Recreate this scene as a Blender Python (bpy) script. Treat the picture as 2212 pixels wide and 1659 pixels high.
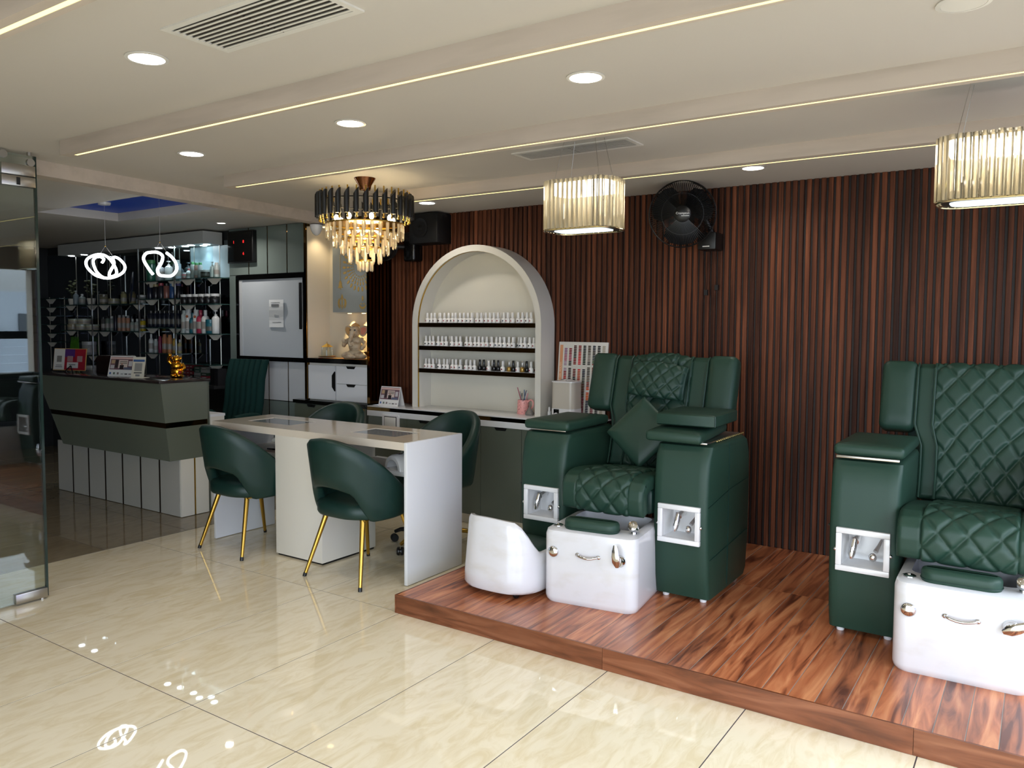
import bpy, bmesh, math, random
from mathutils import Vector, Matrix
random.seed(7)
sc = bpy.context.scene
for o in list(bpy.data.objects): bpy.data.objects.remove(o)
COL = sc.collection
PI = math.pi
def R(d): return math.radians(d)

# ------------------------------------------------------------------ camera
cam_d = bpy.data.cameras.new('camera')
cam = bpy.data.objects.new('camera', cam_d); COL.objects.link(cam)
yaw, pitch, roll = R(-34.356), R(-3.3675), R(0.265)
fw = Vector((math.sin(yaw)*math.cos(pitch), math.cos(yaw)*math.cos(pitch), math.sin(pitch)))
rt = Vector((math.cos(yaw), -math.sin(yaw), 0)); up = rt.cross(fw)
rt2 = rt*math.cos(roll)+up*math.sin(roll); up2 = up*math.cos(roll)-rt*math.sin(roll)
M = Matrix((rt2, up2, -fw)).transposed().to_4x4(); M.translation = (4.5187, -1.8390, 1.4978)
cam.matrix_world = M
cam_d.sensor_fit = 'HORIZONTAL'; cam_d.sensor_width = 36
cam_d.lens = 1723.04/2212*36
cam_d.shift_x = (1106-1080.95)/2212; cam_d.shift_y = -(829.5-802.86)/2212
cam_d.clip_start = .05
sc.camera = cam

# ------------------------------------------------------------------ world, daylight, exposure
w = bpy.data.worlds.new('sky'); sc.world = w; w.use_nodes = True
nt = w.node_tree; bg = nt.nodes['Background']
SKY = (0.77, 0.885, 1.0)
bg.inputs['Color'].default_value = (*SKY, 1); bg.inputs['Strength'].default_value = 7.2
sc.view_settings.view_transform = 'Standard'; sc.view_settings.look = 'None'
sc.view_settings.gamma = 1; sc.view_settings.use_curve_mapping = False
sc.view_settings.exposure = 0.30
cy = sc.cycles
cy.max_bounces = 7; cy.diffuse_bounces = 4; cy.glossy_bounces = 3; cy.transmission_bounces = 4; cy.transparent_max_bounces = 12
cy.caustics_reflective = False; cy.caustics_refractive = False
cy.sample_clamp_indirect = 6.0
cy.use_denoising = True
cy.use_adaptive_sampling = True; cy.adaptive_threshold = .03
def portal(name, loc, rot, sx, sy):
    l = bpy.data.lights.new(name, 'AREA'); l.shape = 'RECTANGLE'; l.size = sx; l.size_y = sy
    l.cycles.is_portal = True
    o = bpy.data.objects.new(name, l); COL.objects.link(o); o.location = loc; o.rotation_euler = rot
    return o
# the open shop front beside and behind the camera
portal('daylight_side', (5.72, -.2, 1.08), (0, R(90), 0), 2.1, 6.3)
portal('daylight_front', (3.85, -3.55, 1.08), (R(90), 0, 0), 3.5, 2.1)

# ------------------------------------------------------------------ materials
MATS = {}
def srgb(h):
    if not isinstance(h, str): return h
    c = [int(h[i:i+2], 16)/255 for i in (0, 2, 4)]
    return tuple(x/12.92 if x <= .04045 else ((x+.055)/1.055)**2.4 for x in c)
def mat(name, col, rough=.5, metal=0, spec=.5, coat=0, emit=None, es=0, trans=0, alpha=1, rand=0, bump=None, ior=None, noise=None):
    if name in MATS: return MATS[name]
    m = bpy.data.materials.new(name); m.use_nodes = True
    n = m.node_tree.nodes; L = m.node_tree.links; b = n['Principled BSDF']
    c = srgb(col)
    b.inputs['Base Color'].default_value = (*c, 1); b.inputs['Roughness'].default_value = rough
    b.inputs['Metallic'].default_value = metal; b.inputs['Specular IOR Level'].default_value = spec
    b.inputs['Coat Weight'].default_value = coat; b.inputs['Coat Roughness'].default_value = .08
    if ior: b.inputs['IOR'].default_value = ior
    if trans: b.inputs['Transmission Weight'].default_value = trans
    if alpha < 1: b.inputs['Alpha'].default_value = alpha
    if emit is not None:
        b.inputs['Emission Color'].default_value = (*srgb(emit), 1); b.inputs['Emission Strength'].default_value = es
    src = None
    if noise:   # (scale xyz, other colour, amount)
        s, c2, lo, hi = noise
        tc = n.new('ShaderNodeTexCoord'); mp = n.new('ShaderNodeMapping'); L.new(tc.outputs['Object'], mp.inputs[0])
        mp.inputs['Scale'].default_value = s
        t = n.new('ShaderNodeTexNoise'); t.inputs['Detail'].default_value = 4; L.new(mp.outputs[0], t.inputs['Vector']); t.inputs['Scale'].default_value = 1
        rp = n.new('ShaderNodeMapRange'); rp.inputs[1].default_value = lo; rp.inputs[2].default_value = hi; L.new(t.outputs['Fac'], rp.inputs[0])
        mx = n.new('ShaderNodeMix'); mx.data_type = 'RGBA'; mx.inputs[6].default_value = (*c, 1); mx.inputs[7].default_value = (*srgb(c2), 1)
        L.new(rp.outputs[0], mx.inputs[0]); src = mx.outputs[2]
    if rand:
        oi = n.new('ShaderNodeObjectInfo'); rr = n.new('ShaderNodeMapRange'); L.new(oi.outputs['Random'], rr.inputs[0])
        rr.inputs[3].default_value = 1-rand; rr.inputs[4].default_value = 1+rand
        hs = n.new('ShaderNodeHueSaturation'); hs.inputs['Color'].default_value = (*c, 1)
        if src: L.new(src, hs.inputs['Color'])
        L.new(rr.outputs[0], hs.inputs['Value']); src = hs.outputs[0]
    if src: L.new(src, b.inputs['Base Color'])
    if bump:
        tc = n.new('ShaderNodeTexCoord'); t = n.new('ShaderNodeTexNoise'); t.inputs['Scale'].default_value = bump[0]; t.inputs['Detail'].default_value = 3
        L.new(tc.outputs['Object'], t.inputs['Vector']); bp = n.new('ShaderNodeBump'); bp.inputs['Strength'].default_value = bump[1]
        bp.inputs['Distance'].default_value = .002; L.new(t.outputs['Fac'], bp.inputs['Height']); L.new(bp.outputs[0], b.inputs['Normal'])
    MATS[name] = m; return m
def wood(name, dark, mid, light, grain=(34, 34, 1.6), rough=.4, seed_amt=60, rand=.18, spec=.5, coat=0, knots=False):
    m = bpy.data.materials.new(name); m.use_nodes = True
    n = m.node_tree.nodes; L = m.node_tree.links; b = n['Principled BSDF']
    tc = n.new('ShaderNodeTexCoord'); oi = n.new('ShaderNodeObjectInfo')
    sh = n.new('ShaderNodeVectorMath'); sh.operation = 'SCALE'; sh.inputs['Scale'].default_value = seed_amt
    cb = n.new('ShaderNodeCombineXYZ'); L.new(oi.outputs['Random'], cb.inputs[0]); L.new(oi.outputs['Random'], cb.inputs[1]); L.new(oi.outputs['Random'], cb.inputs[2])
    L.new(cb.outputs[0], sh.inputs[0])
    ad = n.new('ShaderNodeVectorMath'); ad.operation = 'ADD'
    mp = n.new('ShaderNodeMapping'); mp.inputs['Scale'].default_value = grain
    L.new(tc.outputs['Object'], mp.inputs[0]); L.new(mp.outputs[0], ad.inputs[0]); L.new(sh.outputs[0], ad.inputs[1])
    t = n.new('ShaderNodeTexNoise'); t.inputs['Scale'].default_value = 1; t.inputs['Detail'].default_value = 6; t.inputs['Distortion'].default_value = 1.1 if knots else .4
    L.new(ad.outputs[0], t.inputs['Vector'])
    rp = n.new('ShaderNodeValToRGB'); e = rp.color_ramp.elements
    e[0].position = .3; e[0].color = (*srgb(dark), 1); e[1].position = .72; e[1].color = (*srgb(light), 1)
    x = e.new(.5); x.color = (*srgb(mid), 1)
    L.new(t.outputs['Fac'], rp.inputs[0])
    rr = n.new('ShaderNodeMapRange'); L.new(oi.outputs['Random'], rr.inputs[0]); rr.inputs[3].default_value = 1-rand; rr.inputs[4].default_value = 1+rand
    hs = n.new('ShaderNodeHueSaturation'); L.new(rp.outputs[0], hs.inputs['Color']); L.new(rr.outputs[0], hs.inputs['Value'])
    L.new(hs.outputs[0], b.inputs['Base Color']); b.inputs['Roughness'].default_value = rough; b.inputs['Specular IOR Level'].default_value = spec
    b.inputs['Coat Weight'].default_value = coat; b.inputs['Coat Roughness'].default_value = .12
    MATS[name] = m; return m
def marble(name, base, vein, rough=.1, spec=.5):
    m = bpy.data.materials.new(name); m.use_nodes = True
    n = m.node_tree.nodes; L = m.node_tree.links; b = n['Principled BSDF']
    tc = n.new('ShaderNodeTexCoord'); oi = n.new('ShaderNodeObjectInfo'); mp = n.new('ShaderNodeMapping')
    geo = n.new('ShaderNodeNewGeometry'); mp.inputs['Scale'].default_value = (9, 2.6, 4); mp.inputs['Rotation'].default_value = (0, 0, R(12))
    L.new(geo.outputs['Position'], mp.inputs[0])
    sh = n.new('ShaderNodeVectorMath'); sh.operation = 'MULTIPLY_ADD'; cb = n.new('ShaderNodeCombineXYZ')
    for k in range(3): L.new(oi.outputs['Random'], cb.inputs[k])
    L.new(cb.outputs[0], sh.inputs[0]); sh.inputs[1].default_value = (40, 40, 40); L.new(mp.outputs[0], sh.inputs[2])
    t = n.new('ShaderNodeTexNoise'); t.inputs['Scale'].default_value = 1.6; t.inputs['Detail'].default_value = 9; t.inputs['Roughness'].default_value = .62; t.inputs['Distortion'].default_value = 1.3
    L.new(sh.outputs[0], t.inputs['Vector'])
    rp = n.new('ShaderNodeValToRGB'); e = rp.color_ramp.elements
    e[0].position = .36; e[0].color = (*srgb(vein), 1); e[1].position = .56; e[1].color = (*srgb(base), 1)
    L.new(t.outputs['Fac'], rp.inputs[0]); L.new(rp.outputs[0], b.inputs['Base Color'])
    b.inputs['Roughness'].default_value = rough; b.inputs['Specular IOR Level'].default_value = spec
    MATS[name] = m; return m
def emis(name, col, s):
    if name in MATS: return MATS[name]
    m = bpy.data.materials.new(name); m.use_nodes = True; n = m.node_tree.nodes; n.remove(n['Principled BSDF'])
    e = n.new('ShaderNodeEmission'); e.inputs[0].default_value = (*srgb(col), 1); e.inputs[1].default_value = s
    m.node_tree.links.new(e.outputs[0], n['Material Output'].inputs[0]); MATS[name] = m; return m
def crystal(name, col, tl=.45, gl=.25, tr_col=(1, 1, 1)):
    if name in MATS: return MATS[name]
    m = bpy.data.materials.new(name); m.use_nodes = True; n = m.node_tree.nodes; L = m.node_tree.links; n.remove(n['Principled BSDF'])
    a = n.new('ShaderNodeBsdfTranslucent'); a.inputs[0].default_value = (*srgb(col), 1)
    d = n.new('ShaderNodeBsdfDiffuse'); d.inputs[0].default_value = (*srgb(col), 1)
    mx0 = n.new('ShaderNodeMixShader'); L.new(a.outputs[0], mx0.inputs[1]); L.new(d.outputs[0], mx0.inputs[2]); mx0.inputs[0].default_value = .35
    t = n.new('ShaderNodeBsdfTransparent'); t.inputs[0].default_value = (*tr_col, 1)
    g = n.new('ShaderNodeBsdfGlossy'); g.inputs['Roughness'].default_value = .04
    m1 = n.new('ShaderNodeMixShader'); m1.inputs[0].default_value = tl; L.new(t.outputs[0], m1.inputs[1]); L.new(mx0.outputs[0], m1.inputs[2])
    fr = n.new('ShaderNodeLayerWeight'); fr.inputs['Blend'].default_value = gl
    m2 = n.new('ShaderNodeMixShader'); L.new(fr.outputs['Fresnel'], m2.inputs[0]); L.new(m1.outputs[0], m2.inputs[1]); L.new(g.outputs[0], m2.inputs[2])
    L.new(m2.outputs[0], n['Material Output'].inputs[0]); MATS[name] = m; return m
def glass(name, tint=(.93, .97, .95), blend=.5):
    if name in MATS: return MATS[name]
    m = bpy.data.materials.new(name); m.use_nodes = True; n = m.node_tree.nodes; L = m.node_tree.links; n.remove(n['Principled BSDF'])
    t = n.new('ShaderNodeBsdfTransparent'); t.inputs[0].default_value = (*tint, 1)
    g = n.new('ShaderNodeBsdfGlossy'); g.inputs['Roughness'].default_value = .0
    lw = n.new('ShaderNodeLayerWeight'); pw_ = n.new('ShaderNodeMath'); pw_.operation = 'POWER'; L.new(lw.outputs['Facing'], pw_.inputs[0]); pw_.inputs[1].default_value = 4.5
    fr = n.new('ShaderNodeMapRange'); L.new(pw_.outputs[0], fr.inputs[0]); fr.inputs[3].default_value = .05*blend/.5; fr.inputs[4].default_value = 1.0
    m2 = n.new('ShaderNodeMixShader'); L.new(fr.outputs[0], m2.inputs[0]); L.new(t.outputs[0], m2.inputs[1]); L.new(g.outputs[0], m2.inputs[2])
    L.new(m2.outputs[0], n['Material Output'].inputs[0]); MATS[name] = m; return m
LEATHER = mat('green_leather', '20392e', .46, spec=.32, bump=(260, .12))
LEATHER_D = mat('deep_green_leather', '16302a', .42, spec=.35, bump=(260, .1))
VELVET = mat('dark_green_velvet', '0e2f2b', .85, spec=.2)
WHITE_GLOSS = mat('white_gloss', 'dcdbdc', .16, coat=.3)
SCUFF = mat('scuffed_white_gloss', 'd2d1d4', .18, coat=.3, noise=((6, 6, 14), 'cbc8c6', .5, .7))
WHITE_SAT = mat('white_satin', 'dbdcde', .35)
WHITE_MATT = mat('white_matt', 'd8d3c8', .6)
TABLE_TOP = mat('beige_gloss_top', 'd6cbbb', .12, coat=.3)
GOLD = mat('brushed_gold', 'caa24a', .28, metal=1)
GOLD_MIRROR = mat('bronze_mirror', '6e5430', .05, metal=1)
CHROME = mat('chrome', 'd8d8d8', .06, metal=1)
STEEL = mat('brushed_steel', 'b9b5ae', .3, metal=1)
BLACK = mat('black_plastic', '0b0b0c', .4)
BLACK_GL = mat('black_gloss', '070707', .1)
SAGE = mat('sage_laminate', '656a5e', .2, coat=.2)
SAGE_D = mat('dark_sage_laminate', '5c6257', .22, coat=.2)
GREYLAM = mat('grey_green_panel', '6b7672', .3)
LIGHTGREY = mat('pale_grey_panel', 'b9bcbf', .3)
CEIL = mat('ceiling_paint', 'c5bfb8', .75)
BEAMC = mat('beam_paint', 'c0b3a7', .7, noise=((2, 14, 14), 'b3a79b', .45, .7))
GRANITE = mat('dark_granite', '2c2423', .15, coat=.3)
SMOKE = mat('smoked_glass_top', '8a9096', .05, spec=.8)
LEDW = emis('led_yellow', (1, .84, .32), 2.0)
DOWN = emis('downlight_white', (1, .94, .86), 9)
CAST = mat('pale_plastic', 'd9d6d0', .3)

# ------------------------------------------------------------------ mesh helpers
class MB:
    def __init__(s): s.v = []; s.f = []
    def add(s, vs, fs):
        o = len(s.v); s.v += [tuple(v) for v in vs]; s.f += [tuple(i+o for i in f) for f in fs]; return s
    def hexa(s, p):   # p: 8 corners, bottom 4 ccw then top 4
        return s.add(p, [(3, 2, 1, 0), (4, 5, 6, 7), (0, 1, 5, 4), (1, 2, 6, 5), (2, 3, 7, 6), (3, 0, 4, 7)])
    def bx(s, x0, x1, y0, y1, z0, z1):
        return s.hexa([(x0, y0, z0), (x1, y0, z0), (x1, y1, z0), (x0, y1, z0), (x0, y0, z1), (x1, y0, z1), (x1, y1, z1), (x0, y1, z1)])
    def prism(s, poly, a, b, axis='x'):   # poly of 2d points extruded along axis from a to b
        n = len(poly)
        def P(q, t): return {'x': (t, q[0], q[1]), 'y': (q[0], t, q[1]), 'z': (q[0], q[1], t)}[axis]
        vs = [P(q, a) for q in poly]+[P(q, b) for q in poly]
        fs = [tuple(range(n))[::-1], tuple(range(n, 2*n))]+[(i, (i+1) % n, n+(i+1) % n, n+i) for i in range(n)]
        return s.add(vs, fs)
    def tube(s, p0, p1, r0, r1=None, n=10, caps=True):
        r1 = r0 if r1 is None else r1
        p0 = Vector(p0); p1 = Vector(p1); d = (p1-p0).normalized()
        a = d.orthogonal().normalized(); b = d.cross(a)
        vs = []
        for p, r in ((p0, r0), (p1, r1)):
            for i in range(n):
                t = 2*PI*i/n; vs.append(p+a*r*math.cos(t)+b*r*math.sin(t))
        fs = [(i, (i+1) % n, n+(i+1) % n, n+i) for i in range(n)]
        if caps: fs += [tuple(range(n))[::-1], tuple(range(n, 2*n))]
        return s.add(vs, fs)
    def path(s, pts, r, n=8, closed=False):
        P = [Vector(p) for p in pts]; m = len(P); rings = []
        nrm = None
        for i in range(m):
            if closed: d = P[(i+1) % m]-P[i-1]
            else: d = P[min(i+1, m-1)]-P[max(i-1, 0)]
            d.normalize()
            if nrm is None: nrm = d.orthogonal().normalized()
            else:
                nrm = nrm-d*nrm.dot(d); nrm.normalize()
            b = d.cross(nrm); rr = r[i] if isinstance(r, (list, tuple)) else r
            rings.append([P[i]+nrm*rr*math.cos(2*PI*k/n)+b*rr*math.sin(2*PI*k/n) for k in range(n)])
        vs = [v for q in rings for v in q]; fs = []
        for i in range(m if closed else m-1):
            j = (i+1) % m
            fs += [(i*n+k, i*n+(k+1) % n, j*n+(k+1) % n, j*n+k) for k in range(n)]
        if not closed: fs += [tuple(range(n))[::-1], tuple(range((m-1)*n, m*n))]
        return s.add(vs, fs)
    def lathe(s, prof, n=20, c=(0, 0, 0), sx=1, sy=1):
        vs = []; m = len(prof)
        for r, z in prof:
            r = max(r, 1e-4)
            vs += [(c[0]+r*sx*math.cos(2*PI*k/n), c[1]+r*sy*math.sin(2*PI*k/n), c[2]+z) for k in range(n)]
        fs = []
        for i in range(m-1): fs += [(i*n+k, i*n+(k+1) % n, (i+1)*n+(k+1) % n, (i+1)*n+k) for k in range(n)]
        fs += [tuple(range(n))[::-1], tuple(range((m-1)*n, m*n))]
        return s.add(vs, fs)
    def ball(s, c, r, nu=14, nv=8):
        if not isinstance(r, (tuple, list)): r = (r, r, r)
        vs = [(c[0], c[1], c[2]-r[2])]
        for j in range(1, nv):
            t = -PI/2+PI*j/nv
            vs += [(c[0]+r[0]*math.cos(t)*math.cos(2*PI*k/nu), c[1]+r[1]*math.cos(t)*math.sin(2*PI*k/nu), c[2]+r[2]*math.sin(t)) for k in range(nu)]
        vs.append((c[0], c[1], c[2]+r[2])); e = len(vs)-1
        fs = [(0, 1+(k+1) % nu, 1+k) for k in range(nu)]
        for j in range(nv-2): fs += [(1+j*nu+k, 1+j*nu+(k+1) % nu, 1+(j+1)*nu+(k+1) % nu, 1+(j+1)*nu+k) for k in range(nu)]
        fs += [(e, 1+(nv-2)*nu+k, 1+(nv-2)*nu+(k+1) % nu) for k in range(nu)]
        return s.add(vs, fs)
    def loft(s, rings, closed_ring=True, caps=True):
        n = len(rings[0]); m = len(rings); vs = [v for q in rings for v in q]; fs = []
        for i in range(m-1):
            for k in range(n if closed_ring else n-1):
                fs.append((i*n+k, i*n+(k+1) % n, (i+1)*n+(k+1) % n, (i+1)*n+k))
        if caps: fs += [tuple(range(n))[::-1], tuple(range((m-1)*n, m*n))]
        return s.add(vs, fs)
    def xf(s, Mx):
        s.v = [tuple(Mx @ Vector(v)) for v in s.v]; return s
    def mesh(s, name, m, bevel=0, seg=2, smooth=40, fix=True):
        me = bpy.data.meshes.new(name); bm = bmesh.new()
        vs = [bm.verts.new(v) for v in s.v]
        for f in s.f:
            try: bm.faces.new([vs[i] for i in f])
            except ValueError: pass
        if fix: bmesh.ops.recalc_face_normals(bm, faces=bm.faces)
        if bevel:
            ed = [e for e in bm.edges if len(e.link_faces) == 2 and e.calc_face_angle(0) > R(28)]
            bmesh.ops.bevel(bm, geom=ed, offset=bevel, segments=seg, profile=.5, affect='EDGES', clamp_overlap=True)
        bm.to_mesh(me); bm.free()
        for x in (m if isinstance(m, (list, tuple)) else [m]): me.materials.append(x)
        if smooth:
            me.shade_smooth(); me.set_sharp_from_angle(angle=R(smooth))
        return me
    def build(s, name, m, parent=None, loc=None, rot=None, bevel=0, seg=2, smooth=40):
        return inst(name, s.mesh(name, m, bevel, seg, smooth), parent, loc, rot)
def inst(name, me, parent=None, loc=None, rot=None, scale=None):
    o = bpy.data.objects.new(name, me); COL.objects.link(o)
    if parent: o.parent = parent
    if loc is not None: o.location = loc
    if rot is not None: o.rotation_euler = rot
    if scale is not None: o.scale = scale
    return o
def tag(o, label=None, cat=None, group=None, kind=None):
    if label: o['label'] = label
    if cat: o['category'] = cat
    if group: o['group'] = group
    if kind: o['kind'] = kind
    return o
def thing(name, label, cat, loc=(0, 0, 0), rz=0, group=None):
    o = bpy.data.objects.new(name, None); COL.objects.link(o); o.location = loc; o.rotation_euler = (0, 0, rz)
    o.empty_display_size = .1
    return tag(o, label, cat, group)
def struct(name, label=None, loc=(0, 0, 0)):
    o = bpy.data.objects.new(name, None); COL.objects.link(o); o.location = loc
    return tag(o, label, None, None, 'structure')
def copy_tree(o, parent=None):
    c = o.copy(); COL.objects.link(c); c.parent = parent
    for ch in list(o.children): copy_tree(ch, c)
    return c
def text(name, body, size, loc, rot, m, parent=None, ext=.0006, align='CENTER'):
    cu = bpy.data.curves.new(name, 'FONT'); cu.body = body; cu.size = size; cu.extrude = ext; cu.align_x = align; cu.align_y = 'CENTER'
    cu.materials.append(m)
    tmp = bpy.data.objects.new(name, cu); COL.objects.link(tmp); bpy.context.view_layer.update()
    me = bpy.data.meshes.new_from_object(tmp.evaluated_get(bpy.context.evaluated_depsgraph_get())); me.name = name
    bpy.data.objects.remove(tmp)
    return inst(name, me, parent, loc, rot)
def box(name, x0, x1, y0, y1, z0, z1, m, parent=None, bevel=0, seg=2):
    return MB().bx(x0, x1, y0, y1, z0, z1).build(name, m, parent, bevel=bevel, seg=seg, smooth=40 if bevel else 0)
def rrect(w, d, r, n=5, cx=0, cy=0):
    pts = []
    for (sx, sy, a0) in ((1, 1, 0), (-1, 1, 90), (-1, -1, 180), (1, -1, 270)):
        for k in range(n+1):
            a = R(a0+90*k/n); pts.append((cx+sx*(w/2-r)+r*math.cos(a), cy+sy*(d/2-r)+r*math.sin(a)))
    return pts
def crom(pts, n=6, closed=False):
    P = [Vector(p) for p in pts]; m = len(P); out = []
    for i in range(m if closed else m-1):
        g = lambda k: P[k % m] if closed else P[max(0, min(m-1, k))]
        a, b, c, d = g(i-1), g(i), g(i+1), g(i+2)
        for k in range(n):
            t = k/n
            out.append(.5*((2*b)+(c-a)*t+(2*a-5*b+4*c-d)*t*t+(3*b-a-3*c+d)*t**3))
    if not closed: out.append(P[-1])
    return out

# ================================================================== THE SHELL
H = 2.39; YW = 3.28
TILE = marble('cream_floor_tile', 'ecdfc4', 'e0cfac', rough=.02, spec=.5)
TILE_D = marble('brown_floor_tile', '8f8069', '857761', rough=.06, spec=.45)
GROUT = mat('grout', '4a4044', .8)
floor = struct('floor', 'polished cream stone tiles laid lengthwise with dark joints')
box('floor_bed', -5.5, 5.9, -3.7, 3.4, -.06, -.0012, GROUT, floor)
def clip_tiles(xs, ys, m, gap=.0024):
    for a in range(len(xs)-1):
        for b in range(len(ys)-1):
            MB().bx(xs[a]+gap, xs[a+1]-gap, ys[b]+gap, ys[b+1]-gap, -.02, 0).build('tile', m, floor, smooth=0)
TY = 1.2337
clip_tiles([-.565]+[.6*i for i in range(0, 10)]+[5.85], [-3.65]+[TY*j for j in range(-2, 3)]+[3.35], TILE)
clip_tiles([-5.45, -4.8, -4.18, -3.58, -2.97, -2.37, -1.77, -1.168, -.569], [-3.65, -2.8, -1.9, -1.28, -.85, -.23, .37, .975, 1.597, 2.2, 2.8, 3.35], TILE_D)

# ceiling with a tray over reception
ceil = struct('ceiling', 'off-white plaster ceiling with narrow dropped beams')
def slab(x0, x1, y0, y1, z0=H, z1=H+.12): return box('ceiling_panel', x0, x1, y0, y1, z0, z1, CEIL, ceil)
TX0, TX1, TY0, TY1 = -2.25, -.66, 1.42, 2.10
slab(-.40, 5.9, -3.7, 3.45)
for a in ((-5.5, TX0, -3.7, 3.45), (TX1, -.40, -3.7, 3.45), (TX0, TX1, -3.7, TY0), (TX0, TX1, TY1, 3.45)): slab(*a)
TRAY = mat('tray_paint', 'c9cdd6', .6)
m = MB(); m.bx(TX0-.0, TX1+.0, TY0, TY1, H+.07, H+.12)
m.build('ceiling_tray_top', mat('blue_tray_glow', '0e1a3e', .4, emit=(.0, .06, .5), es=.10), ceil, smooth=0)  # emission put into the tray top in place of blue cove lighting
# fascia between the two halves of the ceiling
MB().prism([(-.085, -3.65), (-.085, .38), (-.345, 2.70), (-.345, 2.99), (-.45, 2.99), (-.45, 2.7), (-.20, .38), (-.20, -3.65)], 2.308, H, 'z').build('ceiling_fascia', BEAMC, ceil, smooth=0)
for (x0, yf, yb, l0, l1) in ((.5, -.775, -.70, -.742, -.722), (.487, .217, .285, .251, .269), (.382, 1.241, 1.325, 1.272, 1.290), (.62, 2.225, 2.33, 2.285, 2.305)):
    bm_ = MB(); zb = 2.319
    xs = (x0+.065)
    # beam with a slot for the strip
    bm_.bx(x0, 5.75, yf, l0, zb, H).bx(x0, 5.75, l1, yb, zb, H).bx(x0, xs, l0, l1, zb, H).bx(xs, 5.75, l0, l1, zb+.012, H)
    be = bm_.build('ceiling_beam', BEAMC, ceil, smooth=0)
    MB().bx(xs+.001, 5.74, l0+.0005, l1-.0005, zb+.001, zb+.0115).build('light_strip', LEDW, be, smooth=0)

# outer walls
WALLP = mat('wall_paint', 'bdb6a9', .7)
DARKW = mat('dark_wall', '1b1c1e', .6)
wl = struct('wall_left', 'dark wall at the far end of reception'); box('wall_panel', -5.6, -5.45, -3.7, 3.4, 0, H, DARKW, wl)
wf = struct('wall_front', 'wall with the open shop front'); box('wall_panel', -5.6, 2.1, -3.75, -3.6, 0, H, WALLP, wf); box('wall_panel', 5.6, 5.9, -3.75, -3.6, 0, H, WALLP, wf)
box('lintel', 2.1, 5.6, -3.75, -3.6, 2.13, H, WALLP, wf)
wr = struct('wall_right', 'side of the room with the open shop front'); box('lintel', 5.76, 5.9, -3.6, 3.4, 2.13, H, WALLP, wr)
box('wall_panel', 5.76, 5.9, 2.95, 3.4, 0, 2.13, WALLP, wr)
# street outside the shop front
OUT = mat('street_paving', '8a8782', .9); BLD = mat('pale_facade', 'a8b0ba', .9); BLD2 = mat('lilac_facade', '8d86a5', .9)
g = struct('street_ground', 'paving outside the shop front'); box('paving', 5.91, 30, -30, 14, -.12, -.06, OUT, g); box('paving', -6, 5.91, -30, -3.76, -.12, -.06, OUT, g)

fb_ = struct('street_facade', 'pale houses across the street')
box('house', 15, 19, 3.5, 13, -.06, 2.2, BLD, fb_); box('house', 17, 21, -9, 3.4, -.06, 5.5, BLD2, fb_); box('house', 20, 24, 3.5, 20, -.06, 3.4, mat('white_facade', 'b9b8b6', .9), fb_)
WIN = mat('street_window', '3a4048', .3)
for k in range(6): box('street_window_pane', 14.96, 14.99, 4.0+1.5*k, 4.9+1.5*k, .6, 1.7, WIN, fb_)
for k in range(8): box('stair_step', 13.2+.25*k, 14.95, 5.6+.0*k, 7.6, -.06+.17*k, .11+.17*k, BLD, fb_)

# slatted wall
SLAT = wood('walnut_slat', '2f180e', '532d1b', '77452d', grain=(30, 30, 1.1), rough=.6, rand=.34, spec=.2)
wb = struct('wall_back', 'dark walnut slatted wall')
box('backing_board', -.12, 5.76, YW+.0, YW+.1, 0, H, mat('slat_backing', '1e0f0a', .6), wb)
pitch_s = .0418; slat_me = []
for k in range(2):
    pts = [(-.0142, 0), (-.0130, -.0150), (-.0095, -.0172), (.0095, -.0172), (.0130, -.0150), (.0142, 0)]
    slat_me.append(MB().prism([(x, y) for x, y in pts], 0, H-.001, 'z').mesh('slat', SLAT, smooth=0))
nsl = int((5.74+.10)/pitch_s)
for i in range(nsl):
    x = -.09+i*pitch_s
    inst('slat', slat_me[i % 2], wb, (x, YW, 0))

# platform
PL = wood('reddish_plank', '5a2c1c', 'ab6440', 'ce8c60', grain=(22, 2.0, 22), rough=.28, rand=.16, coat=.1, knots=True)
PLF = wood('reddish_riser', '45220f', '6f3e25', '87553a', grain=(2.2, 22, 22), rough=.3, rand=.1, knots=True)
plat = struct('floor_platform', 'low platform of reddish brown wood planks'); PX0 = 1.783; PY0 = 1.222; PZ = .096
box('platform_core', PX0+.012, 5.7, PY0+.012, 3.262, .0, PZ-.012, mat('platform_core', '4a3b33', .8), plat)
k = 0; px = 3.951-.0975*23
xs = [PX0]+[px+.0975*i for i in range(60) if px+.0975*i > PX0+.03 and px+.0975*i < 5.65]+[5.7]
for a in range(len(xs)-1):
    for (y0, y1) in ((PY0, 2.42), (2.42, 3.262)):
        MB().bx(xs[a]+.0017, xs[a+1]-.0017, y0+(.0005 if y0 < 2 else .001), y1-.001, PZ-.012, PZ).build('plank', PL, plat, smooth=0)
GR2 = mat('pale_joint', '8f8a86', .8)
box('joint_filler', PX0+.002, 5.69, PY0+.004, 3.26, PZ-.014, PZ-.0010, GR2, plat)
for (x0, x1) in ((PX0, 2.976), (2.976, 4.187), (4.187, 5.39), (5.39, 5.7)):
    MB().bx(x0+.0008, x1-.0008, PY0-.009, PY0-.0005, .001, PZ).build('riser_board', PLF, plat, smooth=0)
MB().bx(PX0-.009, PX0-.0005, PY0-.009, 3.26, .001, PZ).build('riser_board', PLF, plat, smooth=0)
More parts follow.
